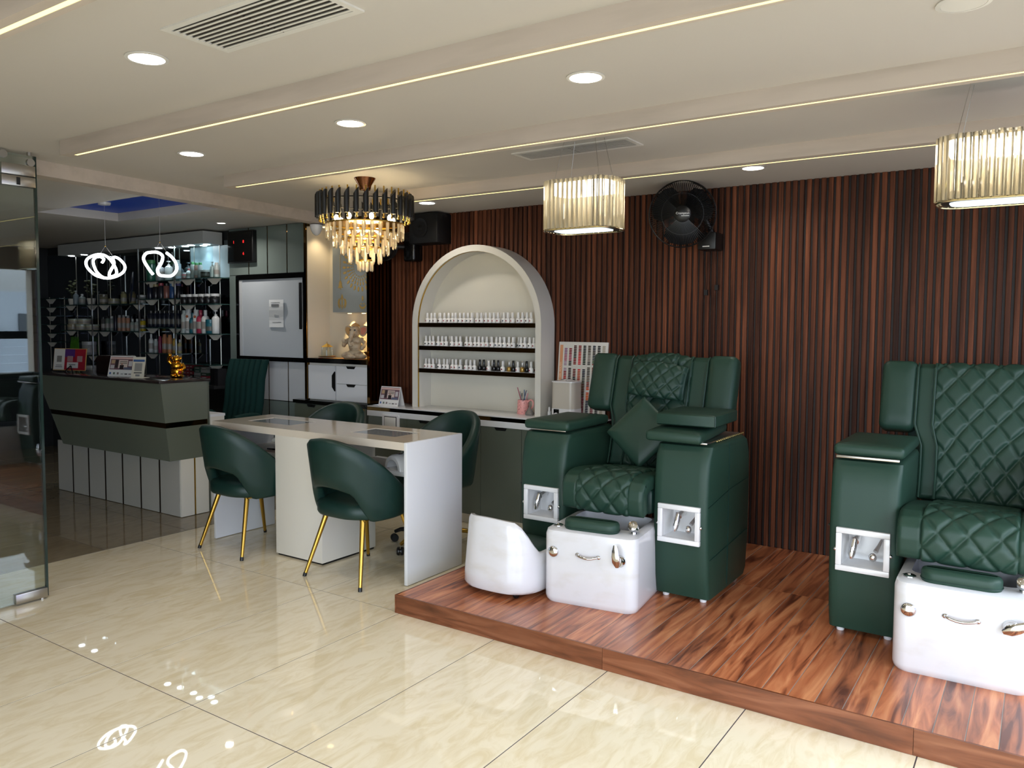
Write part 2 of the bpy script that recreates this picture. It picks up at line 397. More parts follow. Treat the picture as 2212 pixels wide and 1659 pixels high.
# ================================================================== SPA CHAIRS
def quilt(prof, x0, x1, qx0, qx1, dia, depth, thick, nx, step=.007, crown=.0):
    """padded sheet following a (y,z) profile, a diamond-stitched band between qx0 and qx1; returns MB"""
    P = [Vector((0, a, b)) for a, b in prof]
    # resample the profile
    pts = [P[0]]; acc = 0
    L = [0]
    for i in range(1, len(P)): L.append(L[-1]+(P[i]-P[i-1]).length)
    n = max(4, int(L[-1]/step)); S = []
    j = 0
    for i in range(n+1):
        s = L[-1]*i/n
        while j < len(L)-2 and L[j+1] < s: j += 1
        t = (s-L[j])/max(1e-6, L[j+1]-L[j]); S.append((P[j].lerp(P[j+1], t), s))
    nrm = []
    for i in range(n+1):
        d = S[min(i+1, n)][0]-S[max(i-1, 0)][0]; nrm.append(Vector((0, -d.z, d.y)).normalized())
    mb = MB(); vs = []; W_, D_ = dia
    for i in range(n+1):
        p, s = S[i]; es = min(s, L[-1]-s)
        for k in range(nx+1):
            x = x0+(x1-x0)*k/nx; off = 0
            ex = min(x-x0, x1-x)
            e = min(ex, es)
            if e < .02: off -= .012*(1-e/.02)**2
            if qx0 < x < qx1:
                a = (x-(qx0+qx1)/2)/W_+s/D_; b = (x-(qx0+qx1)/2)/W_-s/D_
                da = abs(a-round(a)); db = abs(b-round(b)); dd = min(da, db)
                off += depth*(1-math.exp(-(dd/.095)**1.25))-depth*.25
            for q in (qx0, qx1):
                if abs(x-q) < .008: off -= .006*(1-abs(x-q)/.008)
            off += crown*math.sin(PI*(x-x0)/(x1-x0))
            v = p+nrm[i]*off; vs.append((x, v.y, v.z))
    fs = [(i*(nx+1)+k, i*(nx+1)+k+1, (i+1)*(nx+1)+k+1, (i+1)*(nx+1)+k) for i in range(n) for k in range(nx)]
    N = len(vs)
    # back face: coarse strip offset behind the sheet
    bvs = []
    for i in range(n+1):
        p = S[i][0]-nrm[i]*thick
        bvs += [(x0+.004, p.y, p.z), (x1-.004, p.y, p.z)]
    fs += [(N+2*i+1, N+2*i, N+2*i+2, N+2*i+3) for i in range(n)]
    fs += [(i*(nx+1), (i+1)*(nx+1), N+2*i+2, N+2*i) for i in range(n)]
    fs += [(i*(nx+1)+nx, N+2*i+1, N+2*i+3, (i+1)*(nx+1)+nx) for i in range(n)]
    fs.append(tuple(list(range(0, nx+1))+[N+1, N])); a0 = n*(nx+1)
    fs.append(tuple([a0+k for k in range(nx, -1, -1)]+[N+2*n, N+2*n+1]))
    mb.add(vs+bvs, fs); return mb
def soft_box(w, d, h, r, puff=0, n=10):
    """cushion block centred in x,y with its base at z=0"""
    m = MB(); rings = []
    for z, ins in ((0, r*.6), (r*.35, r*.15), (r, 0), (h-r, 0), (h-r*.35, r*.15), (h, r*.6)):
        rings.append([(x, y, z) for x, y in rrect(w-2*ins, d-2*ins, max(r-ins*.5, .004), 4)])
    if puff:
        rings.append([(x*.72, y*.72, h+puff*.7) for x, y in rrect(w-2*r, d-2*r, r*.5, 4)])
        rings.append([(x*.35, y*.35, h+puff) for x, y in rrect(w-2*r, d-2*r, r*.5, 4)])
    return m.loft(rings)
ARM_PROF = [(.035, .025), (.012, .12), (-.004, .30), (-.012, .46), (-.004, .62), (.014, .74), (.045, .795), (.09, .806), (.56, .806), (.625, .78), (.655, .70), (.668, .50), (.66, .25), (.635, .06), (.60, .025)]
# armrest with a real opening for the pan
def arm_with_opening():
    """front face is rebuilt as strips round the opening so that the niche is really hollow"""
    w2 = .145; ox0, ox1, oz0, oz1 = -.092, .092, .325, .482
    P = ARM_PROF; m = MB()
    def yf(z):
        pts = P[:7]
        for (a, b) in zip(pts, pts[1:]):
            if a[1] <= z <= b[1]: return a[0]+(b[0]-a[0])*(z-a[1])/(b[1]-a[1])
        return pts[-1][0]
    zs = sorted(set([.025, .06, .12, .2, .27, oz0, .38, .43, oz1, .55, .62, .68, .74, .77, .795]))
    xs = [-w2, -w2+.006, -w2+.02, ox0, 0, ox1, w2-.02, w2-.006, w2]
    ins = {-w2: .022, -w2+.006: .008, w2-.006: .008, w2: .022}
    def Y(x, z): return yf(z)+ins.get(x, 0)
    g = {}
    vs = []; fs = []
    for i, z in enumerate(zs):
        for k, x in enumerate(xs):
            g[i, k] = len(vs); vs.append((x, Y(x, z), z))
    for i in range(len(zs)-1):
        for k in range(len(xs)-1):
            if xs[k] >= ox0-1e-6 and xs[k+1] <= ox1+1e-6 and zs[i] >= oz0-1e-6 and zs[i+1] <= oz1+1e-6: continue
            fs.append((g[i, k], g[i, k+1], g[i+1, k+1], g[i+1, k]))
    # top, back, bottom: continue the profile loop
    rest = P[7:]
    prev = [g[len(zs)-1, k] for k in range(len(xs))]
    for (y, z) in rest:
        cur = []
        for x in xs:
            s_ = ins.get(x, 0); yy = y-s_*(.9 if y > .4 else 0); zz = z-s_*.7 if z > .7 else z
            cur.append(len(vs)); vs.append((x, yy, zz))
        fs += [(prev[k], prev[k+1], cur[k+1], cur[k]) for k in range(len(xs)-1)]
        prev = cur
    fs += [(prev[k], prev[k+1], g[0, k+1], g[0, k]) for k in range(len(xs)-1)]
    # sides
    n_front = len(zs); L_ = [g[i, 0] for i in range(n_front)]+[len(zs)*len(xs)+j*len(xs) for j in range(len(rest))]
    fs.append(tuple(L_)); fs.append(tuple(i+len(xs)-1 for i in L_)[::-1])
    m.add(vs, fs)
    return m.mesh('armrest', LEATHER, smooth=38)
ARM_ME = arm_with_opening()
def pan_mesh():
    m = MB(); x0, x1, z0, z1, d = -.092, .092, .325, .482, .11; yy = -.01
    a = [(x0, yy, z0), (x1, yy, z0), (x1, yy, z1), (x0, yy, z1)]; b = [(x*.86, d, .4035+(z-.4035)*.86) for x, y, z in a]
    c = [(x*1.02, yy, .4035+(z-.4035)*1.02) for x, y, z in a]; e = [(x*.95, d+.012, .4035+(z-.4035)*.95) for x, y, z in a]
    m.add(a+b+c+e, [(0, 1, 5, 4), (1, 2, 6, 5), (2, 3, 7, 6), (3, 0, 4, 7), (4, 5, 6, 7), (8, 12, 13, 9), (9, 13, 14, 10), (10, 14, 15, 11), (11, 15, 12, 8), (15, 14, 13, 12), (0, 8, 9, 1), (1, 9, 10, 2), (2, 10, 11, 3), (3, 11, 8, 0)])
    return m.mesh('niche_pan', WHITE_GLOSS, smooth=0, fix=False)
PAN_ME = pan_mesh()
FRAME_ME = None
def frame_mesh():
    m = MB(); x0, x1, z0, z1 = -.111, .111, .306, .501; t = .025; y0, y1 = -.026, -.004
    m.bx(x0, x1, y0, y1, z0, z0+t).bx(x0, x1, y0, y1, z1-t, z1).bx(x0, x0+t, y0, y1, z0+t, z1-t).bx(x1-t, x1, y0, y1, z0+t, z1-t)
    return m.mesh('niche_frame', WHITE_GLOSS, bevel=.003)
FRAME_ME = frame_mesh()
SCREW_ME = MB().ball((0, 0, 0), (.009, .007, .009), 10, 6).mesh('screw', CHROME)
LEVER_ME = (lambda m: m.path([(-.02, .10, .018), (-.02, .05, .016), (-.02, .03, .012)], .016, 12).path([(-.022, .034, .03), (-.026, .022, -.005), (-.03, .012, -.04), (-.031, .008, -.062)], [.013, .018, .016, .008], 12).mesh('faucet_lever', CHROME, smooth=60))(MB())
SPRAY_ME = (lambda m: m.path([(.06, .09, .03), (.055, .06, .012), (.045, .035, -.012)], [.006, .008, .011], 10).ball((.036, .022, -.036), (.017, .013, .02), 12, 8).mesh('shower_head', CHROME, smooth=60))(MB())
SEAT_PROF = [(.44, .575), (.34, .592), (.22, .610), (.10, .624), (.0, .630), (-.055, .624), (-.10, .604), (-.128, .568), (-.136, .52), (-.132, .47), (-.122, .430)][::-1]
BACK_PROF = [(.80, 1.165), (.77, 1.205), (.735, 1.215), (.70, 1.195), (.675, 1.12), (.645, 1.02), (.615, .92), (.585, .82), (.555, .72), (.53, .63), (.51, .575)][::-1]
def pleat_seam(x):  # thin piping along the back
    return MB().path([(x, a-.016, b+.002) for a, b in BACK_PROF[:-2]], .005, 6)
def widen(mb, z0=.80, z1=.92, f=.15):
    out = []
    for x, y, z in mb.v:
        t_ = min(1, max(0, (z-z0)/(z1-z0))); out.append((x*(1+f*(3*t_*t_-2*t_**3)), y, z))
    mb.v = out; return mb
def make_spa_chair(name, label, loc, headrest=True, qw=.165, sl=-.257):
    t = thing(name, label, 'spa chair', loc, 0, 'green pedicure spa chairs')
    for sx in (-1, 1):
        a = inst('armrest', ARM_ME, t, (sx*.405, 0, 0))
        f = inst('niche_frame', FRAME_ME, a); inst('niche_pan', PAN_ME, a)
        inst('screw', SCREW_ME, a, (-.113, -.018, .40)); inst('screw', SCREW_ME, a, (.113, -.018, .40))
        inst('faucet_lever', LEVER_ME, a, (-.02 if sx < 0 else .0, 0, .42)); inst('shower_head', SPRAY_ME, a, (.0, 0, .41))
        # stitched seams down the side
        MB().path([(.146*sx, .30, .79), (.1475*sx, .30, .60), (.1475*sx, .30, .30), (.146*sx, .30, .04)], .0022, 5).path([(.1475*sx, .0, .50), (.1475*sx, .32, .545), (.147*sx, .64, .56)], .0022, 5).path([(.1475*sx, .03, .23), (.1475*sx, .32, .25), (.147*sx, .63, .27)], .0022, 5).build('seam', LEATHER_D, a)
        for yy in (.08, .56):
            for xx in (-.10, .10): MB().lathe([(.016, 0), (.018, .006), (.014, .03)], 12, (xx, yy, .0)).build('foot', WHITE_GLOSS, a)
        tr = MB().bx(-.115, .115, .05, .56, .806, .816).build('tray', STEEL, a, bevel=.003)
    box('seat_base', -.255, .255, .0, .60, .42, .56, LEATHER_D, t, bevel=.03)
    quilt(SEAT_PROF, sl, .257, sl+.092, .175, (.112, .130), .014, .07, 96, .0065, .006).build('seat', LEATHER, t, smooth=60)
    bk = widen(quilt(BACK_PROF, -.258, .258, -qw, qw, (.102, .150), .014, .06, 104, .0065, .0)).build('backrest', LEATHER, t, smooth=60)
    for x in (-qw, qw): widen(pleat_seam(x)).build('piping', LEATHER, bk)
    for x in (-.252, .252): widen(pleat_seam(x)).build('piping', LEATHER, bk)
    for sx in (-1, 1):
        w_ = soft_box(.165, .36, .12, .035, .006)
        # stand the block up and lean it back with the backrest
        w_.xf(Matrix.Translation((sx*.374, .678+.055, 1.035)) @ Matrix.Rotation(R(-16.5), 4, 'X') @ Matrix.Rotation(R(90), 4, 'X') @ Matrix.Translation((0, 0, -.02)))
        w_.build('back_wing', LEATHER, t, smooth=50)
    b = MB(); b.hexa([(-.26, .57, .55), (.26, .57, .55), (.26, .66, .55), (-.26, .66, .55), (-.40, .77, 1.16), (.40, .77, 1.16), (.40, .83, 1.16), (-.40, .83, 1.16)])
    b.build('back_shell', LEATHER_D, t, bevel=.02)
    if headrest:
        h = quilt([(.0, .0), (-.014, .04), (-.020, .10), (-.014, .165), (.0, .205)], -.175, .175, -.17, .17, (.078, .085), .011, .05, 80, .0055, .030)
        hp = h.build('head_pillow', LEATHER, t, (0, .0, 0), smooth=60)
        hp.rotation_euler = (R(-17), R(4), 0); hp.location = (.0, .578, .980)
        quilt([(.640, 1.10), (.655, 1.165), (.675, 1.208), (.705, 1.228), (.74, 1.232), (.78, 1.215), (.81, 1.17)], -.105, .105, -.10, .10, (.078, .085), .009, .012, 50, .0055, .0).build('pillow_strap', LEATHER, t, smooth=60)
    return t
PAD_ME = soft_box(.29, .50, .05, .018, .006).mesh('arm_pad', LEATHER, smooth=50)
CH1 = (2.622, 1.955, PZ); CH2 = (4.285, 1.965, PZ)
c1 = make_spa_chair('spa_chair', 'green leather pedicure spa chair beside the white stool, with head pillow', CH1, sl=-.212)
inst('arm_pad', PAD_ME, c1, (-.40, .265, .816), (0, 0, R(0)))
inst('arm_pad', PAD_ME, c1, (.345, .235, .820), (R(1.5), R(1.0), R(4)))
nh = MB()
for k in range(16):
    yy = .16+.42*k/15; nh.ball((.532, yy, .812-.0*k), .0045, 6, 4)
nh.build('nail_head', mat('brass_nail', 'c9b070', .3, metal=1), c1)['kind'] = 'stuff'
c2 = make_spa_chair('spa_chair', 'green leather pedicure spa chair cut off by the frame edge, without pillow', CH2, headrest=False, qw=.185)
inst('arm_pad', PAD_ME, c2, (-.40, .265, .822), (0, 0, 0))
inst('arm_pad', PAD_ME, c2, (.40, .265, .816), (0, 0, 0))
box('tray_rim', -.53, -.27, .0, .012, .812, .824, STEEL, c2, bevel=.003)
# loose cushions on the first chair
e = thing('loose_pad', 'thick green leather pad lying on the open armrest of the pillowed chair', 'cushion', (CH1[0]+.375, CH1[1]+.30, PZ+.886), R(2))
MB().loft([[(x, y, z) for x, y in rrect(.315-2*i, .40-2*i, .012, 2)] for z, i in ((0, .006), (.006, 0), (.056, 0), (.062, .006))]).build('pad', LEATHER, e, smooth=40)
MB().path([(.157, -.20, .005), (.159, -.20, .03), (.157, -.20, .058)], .003, 5).build('piping', LEATHER_D, e)
# square scatter cushion standing on its corner
q = MB()
prof = [(.02, -.032), (.6, -.030), (.88, -.022), (.97, -.010), (1, -.002), (1, .002), (.97, .010), (.88, .022), (.6, .030), (.02, .032)]
q.loft([[(x*s_, y*s_, z) for x, y in rrect(.30, .30, .01, 3)] for s_, z in prof])
q.xf(Matrix.Rotation(R(45), 4, 'Z'))
cu = q.build('scatter_cushion', LEATHER, None, (CH1[0]+.025, CH1[1]+.365, PZ+.80), (R(68), R(-4), R(6)), smooth=50)
tag(cu, 'plain square green cushion standing on its corner in the pillowed spa chair', 'cushion')

# ------------------------------------------------------------------ foot basins
def make_basin(name, label, loc, rz):
    t = thing(name, label, 'foot basin', loc, rz, 'white pedicure basins')
    W_, D_, Hh = .49, .50, .375; m = MB(); rings = []
    for z, i in ((.0, .012), (.012, .004), (.03, .0), (Hh-.03, 0), (Hh-.008, .006), (Hh, .022)):
        rings.append([(x, y+D_/2, z) for x, y in rrect(W_-2*i, D_-2*i, .055, 6)])
    inn = [(Hh, .0, .058, .148), (Hh-.012, .004, .060, .156), (Hh-.10, .012, .068, .17), (.12, .03, .08, .19)]
    for z, _, sx, fy in inn:
        # inner bowl set back behind the front shelf
        cyy = (fy+D_-.035)/2; dd = (D_-.035)-fy
        rings.append([(x, y+cyy, z) for x, y in rrect(W_-2*sx+.02, dd, .05, 6)])
    m.loft(rings).build('tub', SCUFF, t, smooth=45)
    # front is y=0
    pad = MB().loft([[(x, y, z) for x, y in rrect(.285-2*i, .105-2*i, .05-i*.6, 6)] for z, i in ((0, .004), (.008, 0), (.038, 0), (.050, .006), (.055, .02))])
    pad.build('foot_pad', LEATHER, t, (-.01, .078, Hh-.001), smooth=50)
    MB().path([(x*1.001, y*1.001, .012) for x, y in rrect(.287, .107, .051, 6)], .0018, 5, True).build('piping', LEATHER_D, t, (-.01, .078, Hh))
    MB().lathe([(.026, 0), (.026, .005), (.018, .009), (.008, .009), (.006, .013)], 18, (-.195, .085, Hh-.001)).build('drain_knob', CHROME, t)
    k = MB().lathe([(.028, 0), (.028, .008), (.022, .013), (.004, .014)], 18); k.xf(Matrix.Translation((-.185, 0, .262)) @ Matrix.Rotation(R(90), 4, 'X')); k.build('valve_knob', CHROME, t, smooth=50)
    MB().path(crom([(-.052, .0, .262), (-.05, -.016, .264), (-.03, -.022, .259), (0, -.026, .256), (.03, -.022, .259), (.05, -.016, .264), (.052, .0, .262)], 4), [.006]*4+[.0065]*17+[.006]*4, 8).ball((-.055, -.004, .263), (.012, .006, .010)).ball((.055, -.004, .263), (.012, .006, .010)).build('handle', CHROME, t, smooth=60)
    r = MB(); r.lathe([(.030, 0), (.030, .012), (.024, .018), (.022, .03)], 16); r.xf(Matrix.Translation((.165, 0, .262)) @ Matrix.Rotation(R(90), 4, 'X')); r.build('tap_collar', CHROME, t, smooth=50)
    return t, Hh
def basin_lever(t, ang, Hh):
    pts = [(0, -.036, -.025), (0, -.042, 0), (0, -.046, .03), (0, -.044, .06), (0, -.040, .085)]
    m = MB()
    ring = []
    for (x, y, z), (a, b) in zip(pts, ((.008, .003), (.021, .006), (.020, .006), (.016, .005), (.007, .003))):
        ring.append([(x+a*math.cos(2*PI*k/12), y+b*math.sin(2*PI*k/12), z) for k in range(12)])
    m.loft(ring); m.xf(Matrix.Translation((.160, 0, .262)) @ Matrix.Rotation(R(ang), 4, 'Y')); m.build('tap_lever', CHROME, t, smooth=60)
    h = MB(); h.lathe([(.016, 0), (.016, .012), (.013, .02)], 14, (.20, .105, Hh-.002)); h.build('spout_base', CHROME, t)
    s = MB(); s.lathe([(.010, -.02), (.022, -.016), (.027, .0), (.025, .022), (.012, .030)], 16); s.xf(Matrix.Translation((.20, .10, Hh+.033)) @ Matrix.Rotation(R(52), 4, 'X')); s.build('spout_head', CHROME, t, smooth=50)
b1, hh = make_basin('foot_basin', 'white pedicure basin under the pillowed chair, lever pointing up', (2.690, 1.61, PZ), R(7)); basin_lever(b1, -6, hh)
b2, hh = make_basin('foot_basin', 'white pedicure basin under the chair cut off by the frame edge', (4.285, 1.705, PZ), R(1)); basin_lever(b2, 62, hh)

# ------------------------------------------------------------------ pedicure stool
st = thing('pedicure_stool', 'low white moulded stool with a curved back and green seat on castors', 'stool', (2.190, 1.69, PZ))
rings_o = []; m = MB()
nA = 40
def stop(a):     # a: plan angle, back is at -90 deg (towards -y), leaning to -x side
    d = (a+PI/2+R(22)+PI) % (2*PI)-PI          # 0 at the back
    k = abs(math.degrees(d))
    k = max(0, k-8) if d > 0 else k+16
    if k < 48: return .405-.01*(k/48)**2
    if k > 92: return .225
    s_ = (k-48)/44; return .225+.17*(1-(3*s_*s_-2*s_**3))
def plan(a, rr): 
    c, s_ = math.cos(a), math.sin(a); p = 3.0
    q = (abs(c)**p+abs(s_)**p)**(-1/p); return (rr*q*c, rr*q*s_)
outer = []
for z, sc_ in ((.03, .222), (.045, .230), (.10, .230)): outer.append([(*plan(2*PI*k/nA, sc_), z) for k in range(nA)])
for f in (.33, .66, .93, 1.0):
    ring = []
    for k in range(nA):
        a = 2*PI*k/nA; z = .10+(stop(a)-.10)*f; rr = .230-.022*((z-.1)/.3)
        if f == 1: rr -= .008
        ring.append((*plan(a, rr), z))
    outer.append(ring)
inner = []
for f in (.995, .9, .5, 0):
    ring = []
    for k in range(nA):
        a = 2*PI*k/nA; z = .19+(stop(a)-.19)*f; rr = .230-.022*((z-.1)/.3)-.026
        ring.append((*plan(a, rr), z))
    inner.append(ring)
m.loft(outer+inner).build('shell', SCUFF, st, smooth=60)
sp = MB(); sp.loft([[(*plan(2*PI*k/nA, rr), z) for k in range(nA)] for z, rr in ((.19, .188), (.225, .196), (.238, .184), (.243, .14), (.245, .02))]); sp.build('seat_pad', LEATHER, st, smooth=50)
for (x, y) in ((-.15, -.13), (.13, -.16), (.14, .14), (-.14, .14)):
    c_ = MB().lathe([(.02, -.009), (.022, -.004), (.022, .004), (.02, .009)], 14); c_.xf(Matrix.Translation((x, y, .022)) @ Matrix.Rotation(R(90), 4, 'Y')); c_.tube((x, y, .024), (x, y, .05), .007); c_.build('castor', BLACK, st)

# ================================================================== MANICURE TABLE
tb = thing('manicure_table', 'long white double nail table with two glass insets in its top', 'table', (0, 0, 0))
TZ = .826; X0, X1, Y0, Y1 = -.215, 1.556, 1.562, 2.075
# top with two window openings, built from strips
ins_x = ((-.035, .40), (.955, 1.33)); iy0, iy1 = 1.715, 1.945
m = MB()
zz0, zz1 = TZ-.045, TZ
m.bx(X0, X1, Y0, iy0, zz0, zz1).bx(X0, X1, iy1, Y1, zz0, zz1)
for a, b in ((X0, ins_x[0][0]), (ins_x[0][1], ins_x[1][0]), (ins_x[1][1], X1)): m.bx(a, b, iy0, iy1, zz0, zz1)
m.build('table_top', TABLE_TOP, tb, smooth=0)
for a, b in ins_x: MB().bx(a+.0, b-.0, iy0, iy1, TZ-.010, TZ-.003).build('glass_inset', SMOKE, tb, smooth=0)
box('end_panel', X1-.022, X1+.002, Y0-.002, Y1+.002, .004, TZ+.001, WHITE_SAT, tb, bevel=.003)
box('end_panel', X0, X0+.022, Y0, Y1, .004, zz0, WHITE_SAT, tb, bevel=.003)
box('middle_cabinet', .438, .866, Y0-.004, Y1-.04, .012, zz0+.001, WHITE_MATT, tb, bevel=.003)
box('middle_plinth', .446, .858, Y0+.008, Y1-.05, .0, .012, BLACK, tb)
for a, b in ((X0+.022, .438), (.866, X1-.022)):
    box('shelf', a, b, 1.70, Y1-.02, .595, .622, WHITE_SAT, tb, bevel=.002)
# lamp and things on the shelves
lp = thing('nail_lamp', 'white dome-shaped nail curing lamp on the table shelf', 'nail lamp', (1.33, 1.80, .622), R(-20))
rings = []
for a in range(0, 181, 12):
    t_ = R(a); rings.append((math.cos(t_), math.sin(t_)))
m = MB(); segs = []
for y, s_ in ((-.085, .90), (-.07, .98), (0, 1.0), (.07, .93), (.10, .75)):
    segs.append([(.105*s_*c, y, .095*s_*d) for c, d in rings]+[(.078*s_*c, y, .068*s_*d) for c, d in rings[::-1]])
m.loft(segs).build('lamp_shell', WHITE_GLOSS, lp, smooth=50)
box('base_plate', -.10, .10, -.085, .10, 0, .006, WHITE_GLOSS, lp, bevel=.002); box('display', -.02, .012, -.045, -.02, .0935, .0975, BLACK_GL, lp)
hr = thing('hand_rest', 'chrome-legged hand rest cushion on the table shelf by a dark phone', 'hand rest', (.315, 1.80, .622), R(15))
for sx in (-.07, .07):
    MB().path([(sx, -.03, .0), (sx*1.0, -.012, .07), (sx, .012, .07), (sx, .03, .0)], .005, 8).build('leg', CHROME, hr, smooth=60)
soft_box(.26, .10, .03, .013, .006).build('cushion', WHITE_MATT, hr, (0, 0, .072), smooth=50)
ph = box('phone', .06, .20, 1.80, 1.87, .6222, .634, BLACK_GL, None, bevel=.004); tag(ph, 'dark grey phone lying on the table shelf beside the hand rest', 'phone')
bk = box('price_leaflet', .10, .30, 1.73, 1.80, .6222, .625, mat('leaflet', 'b9a3a0', .5), None); tag(bk, 'pink printed leaflet flat on the table shelf', 'leaflet')

# ================================================================== TUB CHAIRS
def tub_shell():
    n = 56; rings = []; TM = 128
    for i in range(n+1):
        th = -TM+2*TM*i/n; a = abs(th)
        k = .5+.5*math.cos(PI*min(1, a/140)**1.15)
        zt = .455+.375*k
        # lower edge with the opening behind the seat
        if a < 30: zb = .585-.03*(a/30)**2
        elif a < 58: s_ = (a-30)/28; zb = .555-.17*(3*s_*s_-2*s_**3)
        else: zb = .385+.015*(a-58)/70
        t_ = R(th); dirx, diry = math.sin(t_), -math.cos(t_)
        th2 = .030 if a < 100 else .030-.010*(a-100)/28
        ring = []
        def rad(z):     # middle radius at height z
            return .242+.055*max(0, (z-.40)/.43)**.9*(.55+.45*math.cos(t_/1.5))
        zs = [zb+(zt-zb)*f for f in (0, .25, .5, .75, 1)]
        sec = []
        for z in zs: sec.append((rad(z)+th2, z))
        sec.append((rad(zt)+th2*.6, zt+.018)); sec.append((rad(zt)-th2*.6, zt+.018))
        for z in zs[::-1]: sec.append((rad(z)-th2, z))
        sec.append((rad(zb)-th2*.6, zb-.014)); sec.append((rad(zb)+th2*.6, zb-.014))
        yc = 1.06
        ring = [(dirx*r, diry*r*yc, z) for r, z in sec]; rings.append(ring)
    return MB().loft(rings).mesh('backrest', LEATHER_D, smooth=70)
TUB_ME = tub_shell()
SEATP_ME = (lambda m: m.loft([[(x, y+.0, z) for x, y in rrect(2*r_, 2*r_*1.04, r_*.75, 8)] for z, r_ in ((.375, .20), (.385, .235), (.40, .243), (.445, .243), (.468, .225), (.476, .17), (.478, .02))]).mesh('seat', LEATHER_D, smooth=60))(MB())
PIPE_ME = (lambda m: m.path([(math.sin(R(th))*(.30+.0), -math.cos(R(th))*.318, .0) for th in range(-60, 61, 6)], .003, 5).mesh('piping', LEATHER_D))(MB())
def leg_me(sx, sy):
    m = MB().tube((sx*.15, sy*.155, .385), (sx*.233, sy*.258, .012), .0165, .0105, 14)
    return m
FERR = BLACK
def gold_chair(loc, rz, label):
    t = thing('tub_chair', label, 'chair', loc, rz, 'green tub chairs with gold legs')
    inst('backrest', TUB_ME, t); inst('seat', SEATP_ME, t)
    for sx in (-1, 1):
        for sy in (-1, 1):
            l = leg_me(sx, sy).build('leg', GOLD, t, smooth=60)
            MB().tube((sx*.2315, sy*.2562, .022), (sx*.236, sy*.2615, .0), .0115, .0115, 12).build('foot_cap', BLACK, l)
            MB().bx(sx*.15-.035, sx*.15+.035, sy*.15-.02, sy*.15+.02, .372, .38).build('leg_bracket', GOLD, l)
    return t
g1 = gold_chair((.150, 1.612, 0), R(-3), 'green tub chair with gold legs at the table end near reception')
g2 = gold_chair((1.172, 1.612, 0), R(-2), 'green tub chair with gold legs tucked in at the nail lamp end')
def swivel_chair(loc, rz, label, dz=.04):
    t = thing('swivel_chair', label, 'chair', loc, rz, 'green tub swivel chairs behind the table')
    inst('backrest', TUB_ME, t, (0, 0, dz)); inst('seat', SEATP_ME, t, (0, 0, dz))
    MB().tube((0, 0, .10), (0, 0, .42), .022, .022, 14).tube((0, 0, .06), (0, 0, .25), .032, .03, 14).build('gas_lift', BLACK, t)
    for k in range(5):
        a = 2*PI*k/5+.35; c, s_ = math.cos(a), math.sin(a)
        l = MB().path([(0, 0, .105), (c*.12, s_*.12, .11), (c*.24, s_*.24, .09), (c*.285, s_*.285, .07)], [.024, .02, .015, .012], 10).build('base_arm', GOLD if k % 2 else BLACK, t, smooth=60)
        w_ = MB().lathe([(.022, -.022), (.027, -.016), (.027, -.004), (.012, -.003), (.012, .003), (.027, .004), (.027, .016), (.022, .022)], 14)
        w_.xf(Matrix.Translation((c*.29, s_*.29, .027)) @ Matrix.Rotation(a+R(40), 4, 'Z') @ Matrix.Rotation(R(90), 4, 'X')); w_.build('castor', BLACK, l)
    return t
swivel_chair((1.135, 2.30, 0), R(172), 'green tub swivel chair behind the nail lamp end of the table', .05)
swivel_chair((.115, 2.25, 0), R(186), 'green tub swivel chair behind the table, only its top showing', .05)
# ================================================================== COUNTER AND ARCH
ct = thing('nail_counter', 'long low sage counter with a white top under the arch', 'counter', (0, 0, 0)); CZ = .833; CY = 2.912
box('worktop', -.05, 2.0, CY+.002, 3.262, CZ-.008, CZ, WHITE_GLOSS, ct, bevel=.002)
box('edge_strip', -.048, 1.998, CY, CY+.02, CZ-.036, CZ-.008, GOLD_MIRROR, ct)
box('apron', -.05, 2.0, CY, CY+.02, CZ-.080, CZ-.036, WHITE_SAT, ct)
box('carcass', -.045, 1.99, CY+.03, 3.262, .07, CZ-.036, SAGE_D, ct)
box('plinth', -.03, 1.98, CY+.05, 3.2, 0, .07, mat('beige_skirting', 'cfc4ad', .4), ct)
for a, b in ((-.045, .37), (.37, .73), (.73, 1.09), (1.09, 1.45), (1.45, 1.81), (1.81, 1.99)):
    d = box('door', a+.0015, b-.0015, CY+.01, CY+.03, .075, CZ-.083, SAGE_D, ct)
    if a > .3: MB().prism([((a+b)/2-.055, CZ-.083), ((a+b)/2+.055, CZ-.083), ((a+b)/2+.040, CZ-.104), ((a+b)/2-.040, CZ-.104)], CY+.006, CY+.0098, 'y').build('finger_pull', BLACK, d, smooth=0)
so = thing('socket_plate', 'white socket and switch plate on the counter front', 'socket', (.21, CY+.008, .70))
MB().bx(-.09, .09, -.014, .0, -.16, .075).build('plate', WHITE_GLOSS, so, bevel=.003)
MB().bx(-.064, .066, -.0160, -.0142, -.026, .061).bx(-.064, .066, -.0160, -.0142, -.136, -.034).build('gap_shade', BLACK, so, smooth=0)  # black slabs behind the flaps, painted as the shaded gaps round them
MB().bx(-.058, .06, -.020, -.0145, -.02, .055).build('flap', CAST, so, bevel=.003); MB().bx(-.058, .0, -.020, -.0145, -.13, -.04).build('switch', WHITE_GLOSS, so, bevel=.003); MB().bx(.004, .06, -.020, -.0145, -.13, -.04).build('switch', WHITE_GLOSS, so, bevel=.003)

